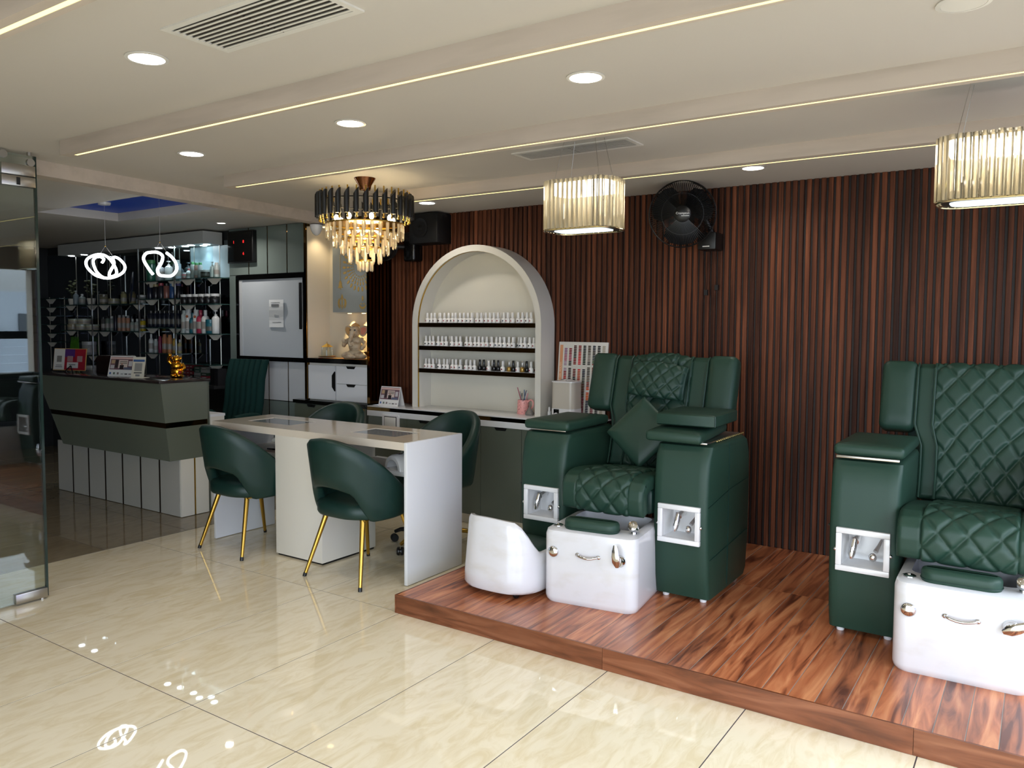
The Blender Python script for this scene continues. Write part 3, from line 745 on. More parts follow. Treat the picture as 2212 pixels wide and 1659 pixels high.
AX, AR, AS = .908, .607, 1.495; AY0, AY1 = 3.07, 3.262; AT = .048
def arch_line(r, z0, n=36):
    pts = [(AX-r, z0)]
    pts += [(AX-r*math.cos(PI*k/n), AS+r*math.sin(PI*k/n)) for k in range(n+1)]
    return pts+[(AX+r, z0)]
def arch_solid(ro, ri, z0, y0, y1):
    o = arch_line(ro, z0); i = arch_line(ri, z0); n = len(o)
    vs = [(x, y0, z) for x, z in o]+[(x, y0, z) for x, z in i]+[(x, y1, z) for x, z in o]+[(x, y1, z) for x, z in i]; fs = []
    for k in range(n-1): fs += [(k, k+1, n+k+1, n+k), (2*n+k, 3*n+k, 3*n+k+1, 2*n+k+1), (k, 2*n+k, 2*n+k+1, k+1), (n+k, n+k+1, 3*n+k+1, 3*n+k)]
    fs += [(0, n, 3*n, 2*n), (n-1, 3*n-1, 4*n-1, 2*n-1)]
    return MB().add(vs, fs)
ar = thing('arch_shelf', 'white arched display niche with three shelves standing on the counter', 'shelf unit', (0, 0, 0))
arch_solid(AR, AR-AT, CZ, AY0, AY1).build('arch_frame', mat('arch_white', 'd3cfc5', .4), ar, smooth=30)
arch_solid(AR-AT, AR-AT-.002, CZ, AY0+.012, AY0+.026).build('gold_trim', GOLD, ar, smooth=30)
bpts = arch_line(AR-AT+.004, CZ)
MB().prism(bpts, AY1-.014, AY1-.004, 'y').build('back_panel', mat('arch_back', 'd2cdbf', .45), ar, smooth=0)
SH = (1.511, 1.328, 1.147)
for z in SH:
    s_ = box('shelf_board', AX-AR+AT+.002, AX+AR-AT-.002, AY0+.02, AY1-.016, z-.033, z, WHITE_SAT, ar)
    box('shelf_edge', AX-AR+AT+.003, AX+AR-AT-.003, AY0+.014, AY0+.0198, z-.034, z-.001, GOLD_MIRROR, s_)
# polish bottles
POL_W = mat('polish_white', 'e3e0dc', .25); POL_K = mat('polish_black', '101012', .2); POL_C = mat('polish_clear', 'b7b4ae', .2); POL_G = mat('polish_gold', 'a98746', .3, metal=.6)
BODY = {}; CAP = {}; DOT = {}
for nm, mm in (('w', POL_W), ('k', POL_K), ('c', POL_C), ('g', POL_G)):
    BODY[nm] = MB().lathe([(.0150, 0), (.0178, .003), (.0180, .028), (.0150, .034), (.0090, .037)], 12).mesh('polish_bottle', mm, smooth=50)
CAPW = MB().lathe([(.0085, .036), (.0108, .038), (.0092, .076), (.0080, .078)], 10).mesh('cap', POL_W, smooth=50)
CAPK = MB().lathe([(.0085, .036), (.0090, .038), (.0085, .082), (.0075, .084)], 10).mesh('cap', POL_K, smooth=50)
CAPS = MB().lathe([(.0075, .036), (.0088, .038), (.0070, .080), (.0060, .082)], 10).mesh('cap', STEEL, smooth=50)
DOTS = []
for i, c in enumerate(('7a1f2a', '1c1c20', 'a33a4a', '5a2a30', '2c3a4c', 'b06a70')):
    DOTS.append(MB().bx(-.005, .005, -.0190, -.0177, .011, .021).mesh('colour_dot', mat('polish_dot_%d' % i, c, .4), smooth=0))
SHN = ('top', 'middle', 'lowest')
BN = {}
def bottle(x, y, z, kind, row, line='front'):
    BN[row, line] = BN.get((row, line), 0)+1; nn = BN[row, line]
    nth = '%d%s' % (nn, 'th' if 10 < nn % 100 < 14 else {1: 'st', 2: 'nd', 3: 'rd'}.get(nn % 10, 'th'))
    lab = '%s polish bottle, %s from left, %s row, %s arch shelf' % ({'w': 'white', 'c': 'greyish', 'k': 'black', 'g': 'gold'}[kind], nth, line, SHN[row])
    o = inst('polish_bottle', BODY[kind], None, (x, y, z+.0004), (0, 0, random.uniform(-.25, .25)))
    tag(o, lab, 'bottle', 'polish bottles, %s arch shelf, %s' % (SHN[row], {'w': 'white', 'c': 'grey', 'k': 'black', 'g': 'gold'}[kind]))
    inst('cap', {'w': CAPW, 'c': CAPW, 'k': CAPK, 'g': CAPS}[kind], o)
    if kind in 'wc': inst('colour_dot', random.choice(DOTS), o)
for row, z in enumerate(SH):
    hw = math.sqrt(max(0, (AR-AT)**2-max(0, z+.08-AS)**2))-.05 if z > AS-.08 else AR-AT-.04
    x = AX-hw+.01; n = 0
    while x < AX+hw:
        k = 'w'
        if row == 2:
            f = (x-AX+hw)/(2*hw)
            if .46 < f < .72 and n % 3 != 2: k = 'k'
            elif f > .76 and n % 3 == 0: k = 'g'
            elif f > .8 and n % 3 == 1: k = 'k'
        bottle(x, 3.122+random.uniform(-.006, .006), z, k, row)
        n += 1; x += random.choice((.038, .040, .052, .060, .066)) if n % 3 == 0 else random.uniform(.037, .040)
    x = AX-hw+.03
    while x < AX+hw-.01:
        bottle(x, 3.185+random.uniform(-.006, .006), z, 'c' if row == 2 or random.random() < .5 else 'w', row, 'back')
        x += random.uniform(.04, .07)

# mug with tools
mg = thing('brush_mug', 'pink spotted mug full of brushes inside the arch', 'mug', (1.305, 3.165, CZ))
PINK = mat('pink_spotted', 'e8a29c', .35, noise=((95, 95, 95), '5a2530', .60, .66))
MB().lathe([(.044, 0), (.046, .004), (.041, .105), (.038, .105), (.040, .01), (.01, .008)], 24).build('cup', PINK, mg, smooth=50)
MB().path(crom([(.040, 0, .09), (.065, 0, .108), (.088, 0, .095), (.086, 0, .06), (.062, 0, .035), (.043, 0, .03)], 5), .0065, 8).build('handle', mat('pink_ceramic', 'e8a29c', .35), mg, smooth=60)
for i in range(8):
    a = 2*PI*i/8; r0 = .018; r1 = .020+.020*random.random(); hgt = .15+.07*random.random()
    b_ = MB().tube((r0*math.cos(a+2), r0*math.sin(a+2), .012), (r1*math.cos(a)*1.3, r1*math.sin(a)*1.3, hgt), .0028, .0032, 6)
    o = b_.build('nail_brush', mat('brush_%d' % i, ('d98a9a', 'e9e6e2', '3a3560', '2a2a2c', 'e6b7bb', 'a03a50', '8f8f92', '4a6a8a')[i], .4), None, (1.305, 3.165, CZ+.0005))
    tag(o, 'thin %s nail brush standing in the pink spotted mug' % ('pink', 'white', 'violet', 'black', 'pale rose', 'red', 'grey', 'blue')[i], 'brush', 'nail brushes in the pink mug')
gd = MB().lathe([(.030, 0), (.034, .008), (.033, .018), (.020, .036), (.009, .052), (.004, .066), (.006, .07), (.001, .074)], 16).build('glass_dish', crystal('cut_glass', 'd9d6d2', .55, .4), None, (1.392, 3.118, CZ), smooth=30)
tag(gd, 'small teardrop cut-glass dish in front of the pink mug', 'dish')
o = MB().lathe([(.012, 0), (.013, .003), (.013, .035), (.007, .042), (.009, .044), (.007, .066), (.004, .07)], 14).build('dropper_bottle', WHITE_GLOSS, None, (1.555, 3.13, CZ), smooth=50); tag(o, 'small white capped bottle between the arch and the humidifier', 'bottle')
o = MB().lathe([(.015, 0), (.016, .003), (.016, .036), (.009, .042)], 14).build('black_cap_bottle', mat('dark_bottle', '3d4a46', .2), None, (1.598, 3.11, CZ), smooth=50); tag(o, 'small dark bottle with a black cap left of the humidifier', 'bottle')
MB().lathe([(.011, .042), (.012, .044), (.012, .062), (.010, .064)], 12).build('cap', BLACK, o)
hu = thing('humidifier', 'white humidifier with a clear water tank and round knob on the counter', 'humidifier', (1.715, 3.10, CZ))
MB().loft([[(x, y, z) for x, y in rrect(.19-2*i, .15-2*i, .04, 5)] for z, i in ((0, .006), (.01, 0), (.075, 0))]).build('base', WHITE_GLOSS, hu, smooth=50)
MB().loft([[(x, y, z) for x, y in rrect(.188-2*i, .148-2*i, .04, 5)] for z, i in ((.0755, 0), (.26, 0.002))]).build('water_tank', mat('frosted_tank', 'cbc3b6', .25, alpha=.86), hu, smooth=50)
MB().loft([[(x, y, z) for x, y in rrect(.192-2*i, .152-2*i, .04, 5)] for z, i in ((.26, 0), (.268, 0), (.270, .03), (.276, .06), (.28, .068))]).build('lid', WHITE_GLOSS, hu, smooth=50)
MB().bx(-.062, -.018, -.0775, -.0745, .004, .070).build('control_panel', BLACK_GL, hu, bevel=.001)
k = MB().lathe([(.018, 0), (.018, .008), (.015, .012)], 18); k.xf(Matrix.Translation((-.040, -.0775, .028)) @ Matrix.Rotation(R(90), 4, 'X')); k.build('knob', WHITE_GLOSS, hu, smooth=50)
pl = MB()
for i in range(26): pl.ball((random.uniform(.035, .062), random.uniform(-.05, -.02), .095+.07*random.random()), .007, 6, 4)
pl.build('water_plant', mat('faded_green', '7d9182', .8), hu)
# colour chart
chx0, chx1 = 1.565, 1.965
cc = thing('colour_chart', 'white board of nail colour swatches leaning on the slatted wall', 'colour chart', ((chx0+chx1)/2, 3.20, CZ))
cc.rotation_euler = (R(-5), 0, 0); hw = (chx1-chx0)/2
MB().bx(-hw, hw, 0, .012, 0, .545).build('board', mat('chart_white', 'd6d2ca', .4), cc, bevel=.002)
MB().bx(-hw+.012, -hw+.036, -.002, -.0002, .03, .522).build('title_band', mat('chart_orange', 'cf9166', .5), cc, smooth=0)
text('lettering', 'COLOUR GEL POLISH', .022, (-hw+.024, -.0026, .29), (R(90), R(-90), 0), mat('chart_text', 'e8c6a8', .5), cc, .0003)
COLS = [['c9a9c0', 'd8a0b0', 'd9c9d4', 'c4556a', 'e0533f', 'f08a3a', 'd8386a', '3a7a86'], ['c4556a', 'd78aa0', '3a3a40', '7a2030', '8a5a60', 'a04050', '3a2a5a', 'e04a8a'],
        ['8a1020', '20161a', 'c02040', 'b01c30', '4a1020', '9a1424', '7a1020', '3a1a1c'], ['c03048', 'e8503c', 'f0707a', 'e6a080', 'e08a60', 'e69a70', 'd9a0a0', 'c98a90'],
        ['20283c', '1c4a2a', '206a3a', '1a4a7a', '9a9a90', 'a07048', '8a6a4a', 'c0607a'], ['8a6a3a', 'b0a8a0', 'c8c0b8', '9a948c', '8a8078', 'a89a8a', 'c05a2a', 'f08a20', 'f0a020', '3a3a6a'],
        ['2a3a6a', '6a4a3a', '3a6a7a', '7a9a5a', 'c86a4a', 'b03050', '3aa0b0', '5a3a8a', 'e05a8a', 'a8c060', 'f0c040', 'c07a80'], ['161616', '1c1c1e', '202022', '141416', '1a1a1c', '222224', '181818', '2a2a2c', '161616', '1e1e20', '3a8a4a', '161616'], ['d9d4c8']*12]
ncol = len(COLS); vs_by = {}
sw = MB(); mats = []; fmats = []
me = bpy.data.meshes.new('swatch'); bm = bmesh.new(); lay = bm.loops.layers.color.new('Col')
for ci, colr in enumerate(COLS):
    x = -hw+.062+ci*.0385
    z = .515-(.02 if ci < 2 else 0); q_ = 0
    while z > .02:
        if (ci < 5 and .355 < z < .375) or (ci >= 5 and (.19 < z < .205 or .36 < z < .375)): z -= .0145; continue
        c = srgb(colr[min(len(colr)-1, int(q_/34*len(colr)+.3*random.random()))]); q_ += 1
        base = [(-.013, 0), (.009, -.004), (.013, 0), (.009, .004)]
        pts = [(-.013, -.0045), (.006, -.0045), (.0135, 0), (.006, .0045), (-.013, .0045)]
        lo = [bm.verts.new((x+a, -.0004, z+b)) for a, b in pts]; hi = [bm.verts.new((x+a*.8, -.0045, z+b*.6)) for a, b in pts]
        fs = [bm.faces.new(hi)]+[bm.faces.new((lo[k], lo[(k+1) % 5], hi[(k+1) % 5], hi[k])) for k in range(5)]
        for f in fs:
            for l in f.loops: l[lay] = (*c, 1)
        z -= .0118
bmesh.ops.recalc_face_normals(bm, faces=bm.faces); bm.to_mesh(me); bm.free()
sm = bpy.data.materials.new('swatch_lacquer'); sm.use_nodes = True; at = sm.node_tree.nodes.new('ShaderNodeVertexColor'); at.layer_name = 'Col'
sm.node_tree.links.new(at.outputs[0], sm.node_tree.nodes['Principled BSDF'].inputs['Base Color']); sm.node_tree.nodes['Principled BSDF'].inputs['Roughness'].default_value = .2
me.materials.append(sm); so_ = inst('swatch', me, cc); so_['kind'] = 'stuff'

# desk calendars
def calendar(name, label, loc, rz, w_=.20, h_=.155):
    t = thing(name, label, 'calendar', loc, rz, 'desk calendars'); d = .045
    MB().hexa([(-w_/2, -d, 0), (w_/2, -d, 0), (w_/2, -d+.003, 0), (-w_/2, -d+.003, 0), (-w_/2, -.0015, h_), (w_/2, -.0015, h_), (w_/2, .0015, h_), (-w_/2, .0015, h_)]).build('front_card', mat('card_white', 'd9d7d4', .5), t, smooth=0)
    MB().hexa([(-w_/2, d, 0), (w_/2, d, 0), (w_/2, d+.003, 0), (-w_/2, d+.003, 0), (-w_/2, -.0015, h_), (w_/2, -.0015, h_), (w_/2, .0015, h_), (-w_/2, .0015, h_)]).build('back_card', mat('card_white', 'd9d7d4', .5), t, smooth=0)
    def pr(nm, c, u0, u1, v0, v1, lift=.0006):
        f = lambda u, v: (-w_/2+u*w_, -d+(d-.0015)*v-lift, h_*v)
        a, b, c_, e_ = f(u0, v0), f(u1, v0), f(u1, v1), f(u0, v1)
        bk_ = [(p[0], p[1]+.0005, p[2]) for p in (a, b, c_, e_)]
        MB().hexa([a, b, bk_[1], bk_[0], e_, c_, bk_[2], bk_[3]]).build(nm, mat('print_'+c, c, .5), t, smooth=0)
    pr('print', '6a4b55', .03, .97, .33, .95); pr('print', 'caa79f', .03, .97, .84, .93, .0012); pr('print', 'c9b7ae', .38, .74, .40, .80, .0012); pr('print', '6a675f', .42, .72, .62, .66, .0016); pr('print', '6a675f', .42, .72, .70, .74, .0016)
    pr('print', '2a2124', .24, .35, .42, .80, .0012); pr('print', 'a98e6e', .08, .22, .62, .80, .0012); pr('print', 'b8b2b5', .06, .22, .38, .55, .0012); pr('print', 'b9b4b6', .78, .92, .50, .75, .0014)
    pr('print', '231a1e', .44, .60, .36, .56, .002); pr('print', '9a7464', .49, .545, .54, .66, .002); pr('print', '5c6076', .62, .93, .34, .45, .0018)
    for i, c in enumerate(('3f5f9a', '5a6a5a', '7a6a6a', 'a0a0a0', '404040', '8a7a80')):
        pr('logo', c, .06+.155*i, .06+.155*i+(.07 if i < 3 else .11), .10, .10+(.10 if i < 3 else .05), .0008)
    MB().path([(x*.001, 0, h_+.001) for x in range(int(-w_*500), int(w_*500), 6)], .0016, 5).build('spiral', BLACK, t)
    return t
calendar('desk_calendar', 'photo desk calendar at the counter end beside the arch', (.105, 3.035, CZ), R(4))

# ================================================================== NICHE WITH THE FIGURINE
nx0, nx1, NY = -.868, -.098, 3.0
nu = thing('shrine_cabinet', 'tall white shrine niche cabinet with drawers and bronze mirror edges', 'cabinet', (0, 0, 0))
CREAM = mat('niche_cream', 'd9cfbd', .35)
for a, b in ((nx0-.004, nx0+.024), (nx1-.022, nx1+.008)): box('post', a, b, NY-.012, 3.30, .835, H-.002, GOLD_MIRROR, nu)
box('top_band', nx0+.024, nx1-.022, NY-.008, NY+.02, 2.345, H-.002, GOLD_MIRROR, nu)
box('side_lining', nx0+.024, nx0+.030, NY+.0, 3.27, 1.20, 2.345, CREAM, nu); box('side_lining', nx1-.028, nx1-.022, NY, 3.27, 1.20, 2.345, CREAM, nu)
box('back_lining', nx0+.024, nx1-.022, 3.262, 3.272, 1.20, 2.36, CREAM, nu); box('ceiling_lining', nx0+.024, nx1-.022, NY+.02, 3.262, 2.345, 2.36, CREAM, nu)
box('ledge', nx0+.024, nx1-.022, NY-.022, 3.262, 1.160, 1.2, BLACK_GL, nu)
box('carcass', nx0+.024, nx1-.022, NY+.02, 3.262, .835, 1.16, WHITE_MATT, nu)
xm = -.498
d = box('door', nx0+.028, xm-.012, NY, NY+.02, .843, 1.138, WHITE_SAT, nu)
MB().prism([(xm-.006, .92), (xm-.006, 1.09), (xm-.016, 1.09), (xm-.046, 1.055), (xm-.046, .955), (xm-.016, .92)], NY-.004, NY-.0005, 'y').build('finger_pull', BLACK, d, smooth=0)
for z0, z1 in ((.99, 1.138), (.843, .985)):
    d = box('drawer', xm+.004, nx1-.026, NY, NY+.02, z0, z1, WHITE_SAT, nu)
    cxx = (xm+nx1)/2-.02; MB().prism([(cxx-.055, z1+.002), (cxx+.055, z1+.002), (cxx+.038, z1-.020), (cxx-.038, z1-.020)], NY-.004, NY-.0005, 'y').build('finger_pull', BLACK, d, smooth=0)
# frosted sliding glass with gold motifs
FROST = mat('frosted_glass', 'a9aeac', .18, alpha=.82)
gp = box('glass_panel', nx0+.205, nx1-.024, 3.13, 3.137, 1.60, 2.345, FROST, nu)
GF = mat('gold_film', 'd3ad62', .35, metal=.5)
gm = MB(); yy0, yy1 = 3.1275, 3.1295; gx0 = nx0+.205
def disc(cx, cz, rx, rz, n=8, rot=0):
    p = [(cx+rx*math.cos(2*PI*k/n)*math.cos(rot)-rz*math.sin(2*PI*k/n)*math.sin(rot), cz+rx*math.cos(2*PI*k/n)*math.sin(rot)+rz*math.sin(2*PI*k/n)*math.cos(rot)) for k in range(n)]
    gm.prism(p, yy0, yy1, 'y')
bxx = gx0+.095
for i in range(13): disc(bxx, 2.09-i*.017, .004, .006, 6)
gm.prism([(bxx-.006, 1.875), (bxx+.006, 1.875), (bxx+.018, 1.85), (bxx+.020, 1.825), (bxx+.030, 1.81), (bxx-.030, 1.81), (bxx-.020, 1.825), (bxx-.018, 1.85)], yy0, yy1, 'y'); disc(bxx, 1.800, .008, .006, 8)
mcx, mcz = gx0+.335, 1.985
for ri, (rr, nn, a, b) in enumerate(((.085, 26, .0045, .008), (.112, 28, .006, .012), (.145, 28, .008, .018), (.19, 26, .011, .022))):
    for k in range(nn):
        t_ = 2*PI*k/nn
        if mcx+rr*math.cos(t_) < nx1-.04: disc(mcx+rr*math.cos(t_), mcz+rr*math.sin(t_), a, b, 8, t_-PI/2)
gm.bx(mcx-.045, mcx+.05, yy0, yy1, 2.04, 2.052).bx(mcx+.0, mcx+.010, yy0, yy1, 1.94, 2.04).bx(mcx-.036, mcx-.028, yy0, yy1, 1.985, 2.04)
kx, kz = gx0+.115, 1.685
gm.prism([(kx, kz+.075), (kx+.014, kz+.045), (kx+.006, kz+.03), (kx+.006, kz-.05), (kx, kz-.06), (kx-.006, kz-.05), (kx-.006, kz+.03), (kx-.014, kz+.045)], yy0, yy1, 'y')
for s_ in (-1, 1):
    arc = [(kx+s_*(.038*math.cos(R(a))), kz+.038*math.sin(R(a))) for a in range(-80, 81, 20)]; arc2 = [(kx+s_*(.030*math.cos(R(a))), kz+.032*math.sin(R(a))) for a in range(80, -81, -20)]
    gm.prism(arc+arc2, yy0, yy1, 'y')
    arc = [(kx+s_*(.016+.036*math.cos(R(a))), kz-.005+.05*math.sin(R(a))) for a in range(-75, 60, 15)]; arc2 = [(kx+s_*(.014+.024*math.cos(R(a))), kz+.042*math.sin(R(a))) for a in range(60, -75, -15)]
    gm.prism(arc+arc2, yy0, yy1, 'y')
dx, dz = gx0+.36, 1.665
gm.prism([(dx+.040*math.cos(R(a)), dz+.040*math.sin(R(a))) for a in range(-170, -9, 16)]+[(dx+.036*math.cos(R(a)), dz+.006+.026*math.sin(R(a))) for a in range(-10, -171, -16)], yy0, yy1, 'y')
disc(dx, dz+.052, .010, .022, 10); disc(dx-.016, dz+.006, .010, .005); disc(dx+.016, dz+.006, .010, .005)
gm.build('gold_motif', GF, gp, smooth=0)['kind'] = 'stuff'
for x in (gx0+.12, gx0+.29, gx0+.44):
    o = MB().lathe([(.018, 0), (.018, .004)], 12, (x, 3.215, 1.588)).build('niche_light', emis('niche_led', (1, .72, .32), 4), nu)
    l = bpy.data.lights.new('niche_spot', 'SPOT'); l.energy = 8; l.color = (1, .70, .30); l.spot_size = R(75); l.spot_blend = .6; l.shadow_soft_size = .012
    lo = bpy.data.objects.new('niche_spot', l); COL.objects.link(lo); lo.location = (x, 3.215, 1.583); lo.parent = nu
box('light_shelf', nx0+.205, nx1-.024, 3.16, 3.262, 1.593, 1.60, CREAM, nu)
o = MB().lathe([(.03, 0), (.03, .004)], 14, (nx0+.14, 3.12, 2.340)).build('niche_light', emis('niche_led', (1, .72, .32), 4), nu)
l = bpy.data.lights.new('niche_spot', 'SPOT'); l.energy = 4; l.color = (1, .8, .5); l.spot_size = R(110); l.spot_blend = .8; l.shadow_soft_size = .02
lo = bpy.data.objects.new('niche_spot', l); COL.objects.link(lo); lo.location = (nx0+.14, 3.10, 2.33); lo.parent = nu
# elephant-headed figurine, one modelled body
IV = mat('ivory_stone', 'b8a68c', .45, noise=((24, 24, 24), '927a62', .5, .72)); OCH = mat('ochre_paint', 'c0935c', .5); ROSE = mat('rose_paint', 'c0745a', .5)
fg = thing('elephant_figurine', 'cream seated elephant-headed figurine with painted ears in the lit niche', 'figurine', (-.345, 3.085, 1.2), R(14))
m = MB()
m.ball((0, .01, .045), (.085, .06, .045)).ball((-.06, -.03, .03), (.06, .04, .03)).ball((.065, -.03, .03), (.06, .04, .03)).ball((0, -.058, .02), (.035, .02, .016))
m.ball((0, 0, .105), (.062, .052, .055)).ball((0, .005, .155), (.058, .042, .04)).ball((0, -.01, .235), (.046, .044, .052), 18, 12)
for s_ in (-1, 1):
    m.path(crom([(s_*.055, 0, .165), (s_*.090, -.01, .145), (s_*.098, -.03, .115), (s_*.088, -.045, .135 if s_ < 0 else .10)], 4), [.022]*6+[.017]*7, 10)
    m.ball((s_*.088, -.048, .155 if s_ < 0 else .095), (.018, .014, .02))
m.path(crom([(0, -.045, .235), (-.004, -.062, .205), (-.012, -.068, .17), (-.022, -.066, .14), (-.012, -.072, .118), (.008, -.072, .115)], 4), [.024, .023, .022, .021, .020, .019, .018, .017, .016, .015, .014, .013, .012, .012, .011, .011, .010, .010, .009, .009, .008], 10)
m.build('body', IV, fg, smooth=60)
for s_ in (-1, 1):
    ring = []
    pts = [(s_*.040, .005, .275), (s_*.075, .012, .288), (s_*.108, .014, .278), (s_*.112, .014, .245), (s_*.092, .012, .205), (s_*.065, .008, .188), (s_*.042, .002, .205)]
    e_ = MB(); n_ = len(pts); e_.add([(x, y-.007, z) for x, y, z in pts]+[(x, y+.007, z) for x, y, z in pts], [tuple(range(n_)), tuple(range(2*n_-1, n_-1, -1))]+[(k, (k+1) % n_, n_+(k+1) % n_, n_+k) for k in range(n_)])
    ea = e_.build('ear', IV, fg, bevel=.004)
    cxe = s_*.078; MB().add([(cxe+(x-cxe)*.7, y-.0085, .24+(z-.24)*.7) for x, y, z in pts], [tuple(range(n_))]).build('ear_paint', OCH if s_ < 0 else ROSE, ea, smooth=0)
    MB().ball((s_*.021, -.049, .247), (.010, .005, .006)).build('eye', mat('figure_eye', '2a2019', .4), fg)
    MB().tube((s_*.022, -.045, .205), (s_*.030, -.075, .192), .005, .002, 8).build('tusk', IV, fg)
MB().lathe([(.040, 0), (.034, .012), (.02, .022), (.004, .03)], 14, (0, -.002, .278)).build('crown', OCH, fg)
for s_ in (-1, 1): MB().path([(s_*.07, -.065, .03), (s_*.075, -.06, .045), (s_*.085, -.045, .05)], .004, 6).build('anklet', OCH, fg)
ln = thing('glass_lantern', 'small glass lantern with a gold roof at the side of the niche', 'lantern', (-.655, 3.05, 1.212), R(8))
MB().lathe([(.062, 0), (.075, .004), (.078, .008)], 20).build('tray', GOLD, ln)
for sx in (-1, 1):
    for sy in (-1, 1): MB().bx(sx*.032-.002, sx*.032+.002, sy*.032-.002, sy*.032+.002, .008, .085).build('post', CHROME, ln, smooth=0)
MB().bx(-.031, .031, -.031, .031, .009, .083).build('pane', glass('lantern_glass'), ln, smooth=0); MB().lathe([(.012, 0), (.012, .05)], 12, (0, 0, .009)).build('candle', WHITE_MATT, ln)
MB().add([(-.038, -.038, .085), (.038, -.038, .085), (.038, .038, .085), (-.038, .038, .085), (0, 0, .118)], [(0, 1, 4), (1, 2, 4), (2, 3, 4), (3, 0, 4), (3, 2, 1, 0)]).path([(0, 0, .115), (.006, 0, .124), (0, 0, .132), (-.006, 0, .124), (0, 0, .116)], .0015, 5).build('roof', GOLD, ln, smooth=0)
ct_ = MB().prism([(-.70, 2.99), (-.16, 2.985), (-.13, 3.05), (-.25, 3.10), (-.6, 3.10), (-.74, 3.05)], 1.2005, 1.2035, 'z').build('altar_cloth', mat('ochre_cloth', '8a6a35', .8, noise=((18, 18, 18), '9a4a2a', .5, .6)), None, smooth=0); tag(ct_, 'ochre and red cloth spread under the elephant figurine', 'cloth')
ob = thing('incense_bowl', 'dark brass bowl with a glass ball beside the elephant figurine', 'bowl', (-.168, 3.07, 1.204))
MB().lathe([(.018, 0), (.022, .01), (.015, .02), (.045, .05), (.050, .062), (.044, .062), (.012, .03)], 18).build('bowl', mat('dark_brass', '5a4526', .35, metal=1), ob, smooth=50); MB().ball((0, 0, .083), .02).build('glass_ball', CHROME, ob)
# lower drawers under the niche
lc = thing('shrine_base_cabinet', 'sage base cabinet with a black top under the shrine niche', 'cabinet', (0, 0, 0))
box('carcass', -.866, -.075, 2.955, 3.262, .06, .800, SAGE_D, lc); box('plinth', -.94, -.08, 2.98, 3.2, 0, .06, BLACK, lc); MB().bx(-.966, -.866, 2.93, 3.012, .803, .833).bx(-.866, -.068, 2.93, 3.262, .803, .833).build('top', BLACK_GL, lc, smooth=0); box('side_block', -.955, -.868, 2.955, 3.012, .06, .8, SAGE_D, lc)
for a, b in ((-.95, -.52), (-.515, -.085)):
    d = box('drawer', a, b, 2.937, 2.955, .56, .797, SAGE_D, lc); MB().prism([((a+b)/2-.055, .798), ((a+b)/2+.055, .798), ((a+b)/2+.038, .776), ((a+b)/2-.038, .776)], 2.933, 2.9365, 'y').build('finger_pull', BLACK, d, smooth=0)
    box('drawer', a, b, 2.937, 2.955, .07, .555, SAGE_D, lc)
box('lock_plate', -.165, -.105, 2.934, 2.9368, .755, .797, GOLD, lc)

# ================================================================== PANELLED WALL OF RECEPTION
wp = struct('wall_reception', 'grey-green panelled wall with bronze strips behind reception'); PYW = 3.03
box('backing_board', -1.95, -.874, PYW, 3.15, 0, H, mat('panel_black', '0d0d0d', .3), wp)
edges = [-1.945, -1.655, -1.39, -1.125, -.876]
for a, b in zip(edges, edges[1:]):
    for z0, z1, mm in ((1.955, H-.004, GREYLAM), (.80, 1.155, LIGHTGREY), (.03, .792, GREYLAM)):
        MB().bx(a+.008, b-.008, PYW-.012, PYW, z0, z1).build('panel', mm, wp, smooth=0)
    for z0, z1 in ((1.955, H-.004), (.03, 1.155)):
        if a > -1.9: MB().bx(a-.007, a+.007, PYW-.008, PYW, z0, z1).build('bronze_strip', GOLD_MIRROR, wp, smooth=0)
MB().bx(-1.94, -1.845, PYW-.012, PYW, 1.16, 1.95).build('panel', GREYLAM, wp, smooth=0)
wd = struct('window_1', 'blank grey-white window board in a black frame'); 
for (x0, x1, z0, z1) in ((-1.825, -.876, 1.905, 1.945), (-1.825, -.876, 1.155, 1.195), (-1.825, -1.785, 1.195, 1.905), (-.905, -.876, 1.195, 1.905)): MB().bx(x0, x1, PYW-.03, PYW-.0005, z0, z1).build('frame_bar', BLACK_GL, wd, smooth=0)
MB().bx(-1.785, -1.745, PYW-.022, PYW-.001, 1.195, 1.905).build('frame_bar', LIGHTGREY, wd, smooth=0)
MB().bx(-1.745, -.905, PYW-.016, PYW-.001, 1.195, 1.905).build('pane', mat('frosted_board', 'b4bac0', .25), wd, smooth=0)
MB().bx(-.93, -.912, PYW-.05, PYW-.031, 1.45, 1.86).build('handle', BLACK, wd, smooth=0)
# curled notice
pn = thing('paper_notice', 'curled white paper notice taped to the grey window board', 'notice', (-1.255, PYW-.018, 1.59))
n_ = 8; sheet = []
for i in range(n_+1):
    z = .125-.25*i/n_; y = -.010-.010*math.sin(i/n_*2*PI); sheet.append((-.10+.012*math.sin(i/n_*PI*2), y, z)); sheet.append((.10+.012*math.sin(i/n_*PI*2), y-.004, z))
MB().add(sheet+[(a, b+.0008, c) for a, b, c in sheet], [(2*i, 2*i+1, 2*i+3, 2*i+2) for i in range(n_)]+[(2*(n_+1)+2*i+2, 2*(n_+1)+2*i+3, 2*(n_+1)+2*i+1, 2*(n_+1)+2*i) for i in range(n_)]).build('sheet', mat('paper', 'c9ccce', .6), pn, smooth=0)
def line_on(x0, x1, z0, z1, c):
    i = (.125-z0)/.25; y = -.010-.010*math.sin(i*2*PI)-.005; MB().bx(x0, x1, y-.001, y, min(z0, z1), max(z0, z1)).build('print', mat('print_'+c, c, .6), pn, smooth=0)
line_on(-.05, .05, .062, .085, '6a6d70'); line_on(-.03, .03, -.028, .03, '909498'); line_on(-.06, .06, -.082, -.078, '5a5d60'); line_on(-.06, .06, .098, .101, '5a5d60')
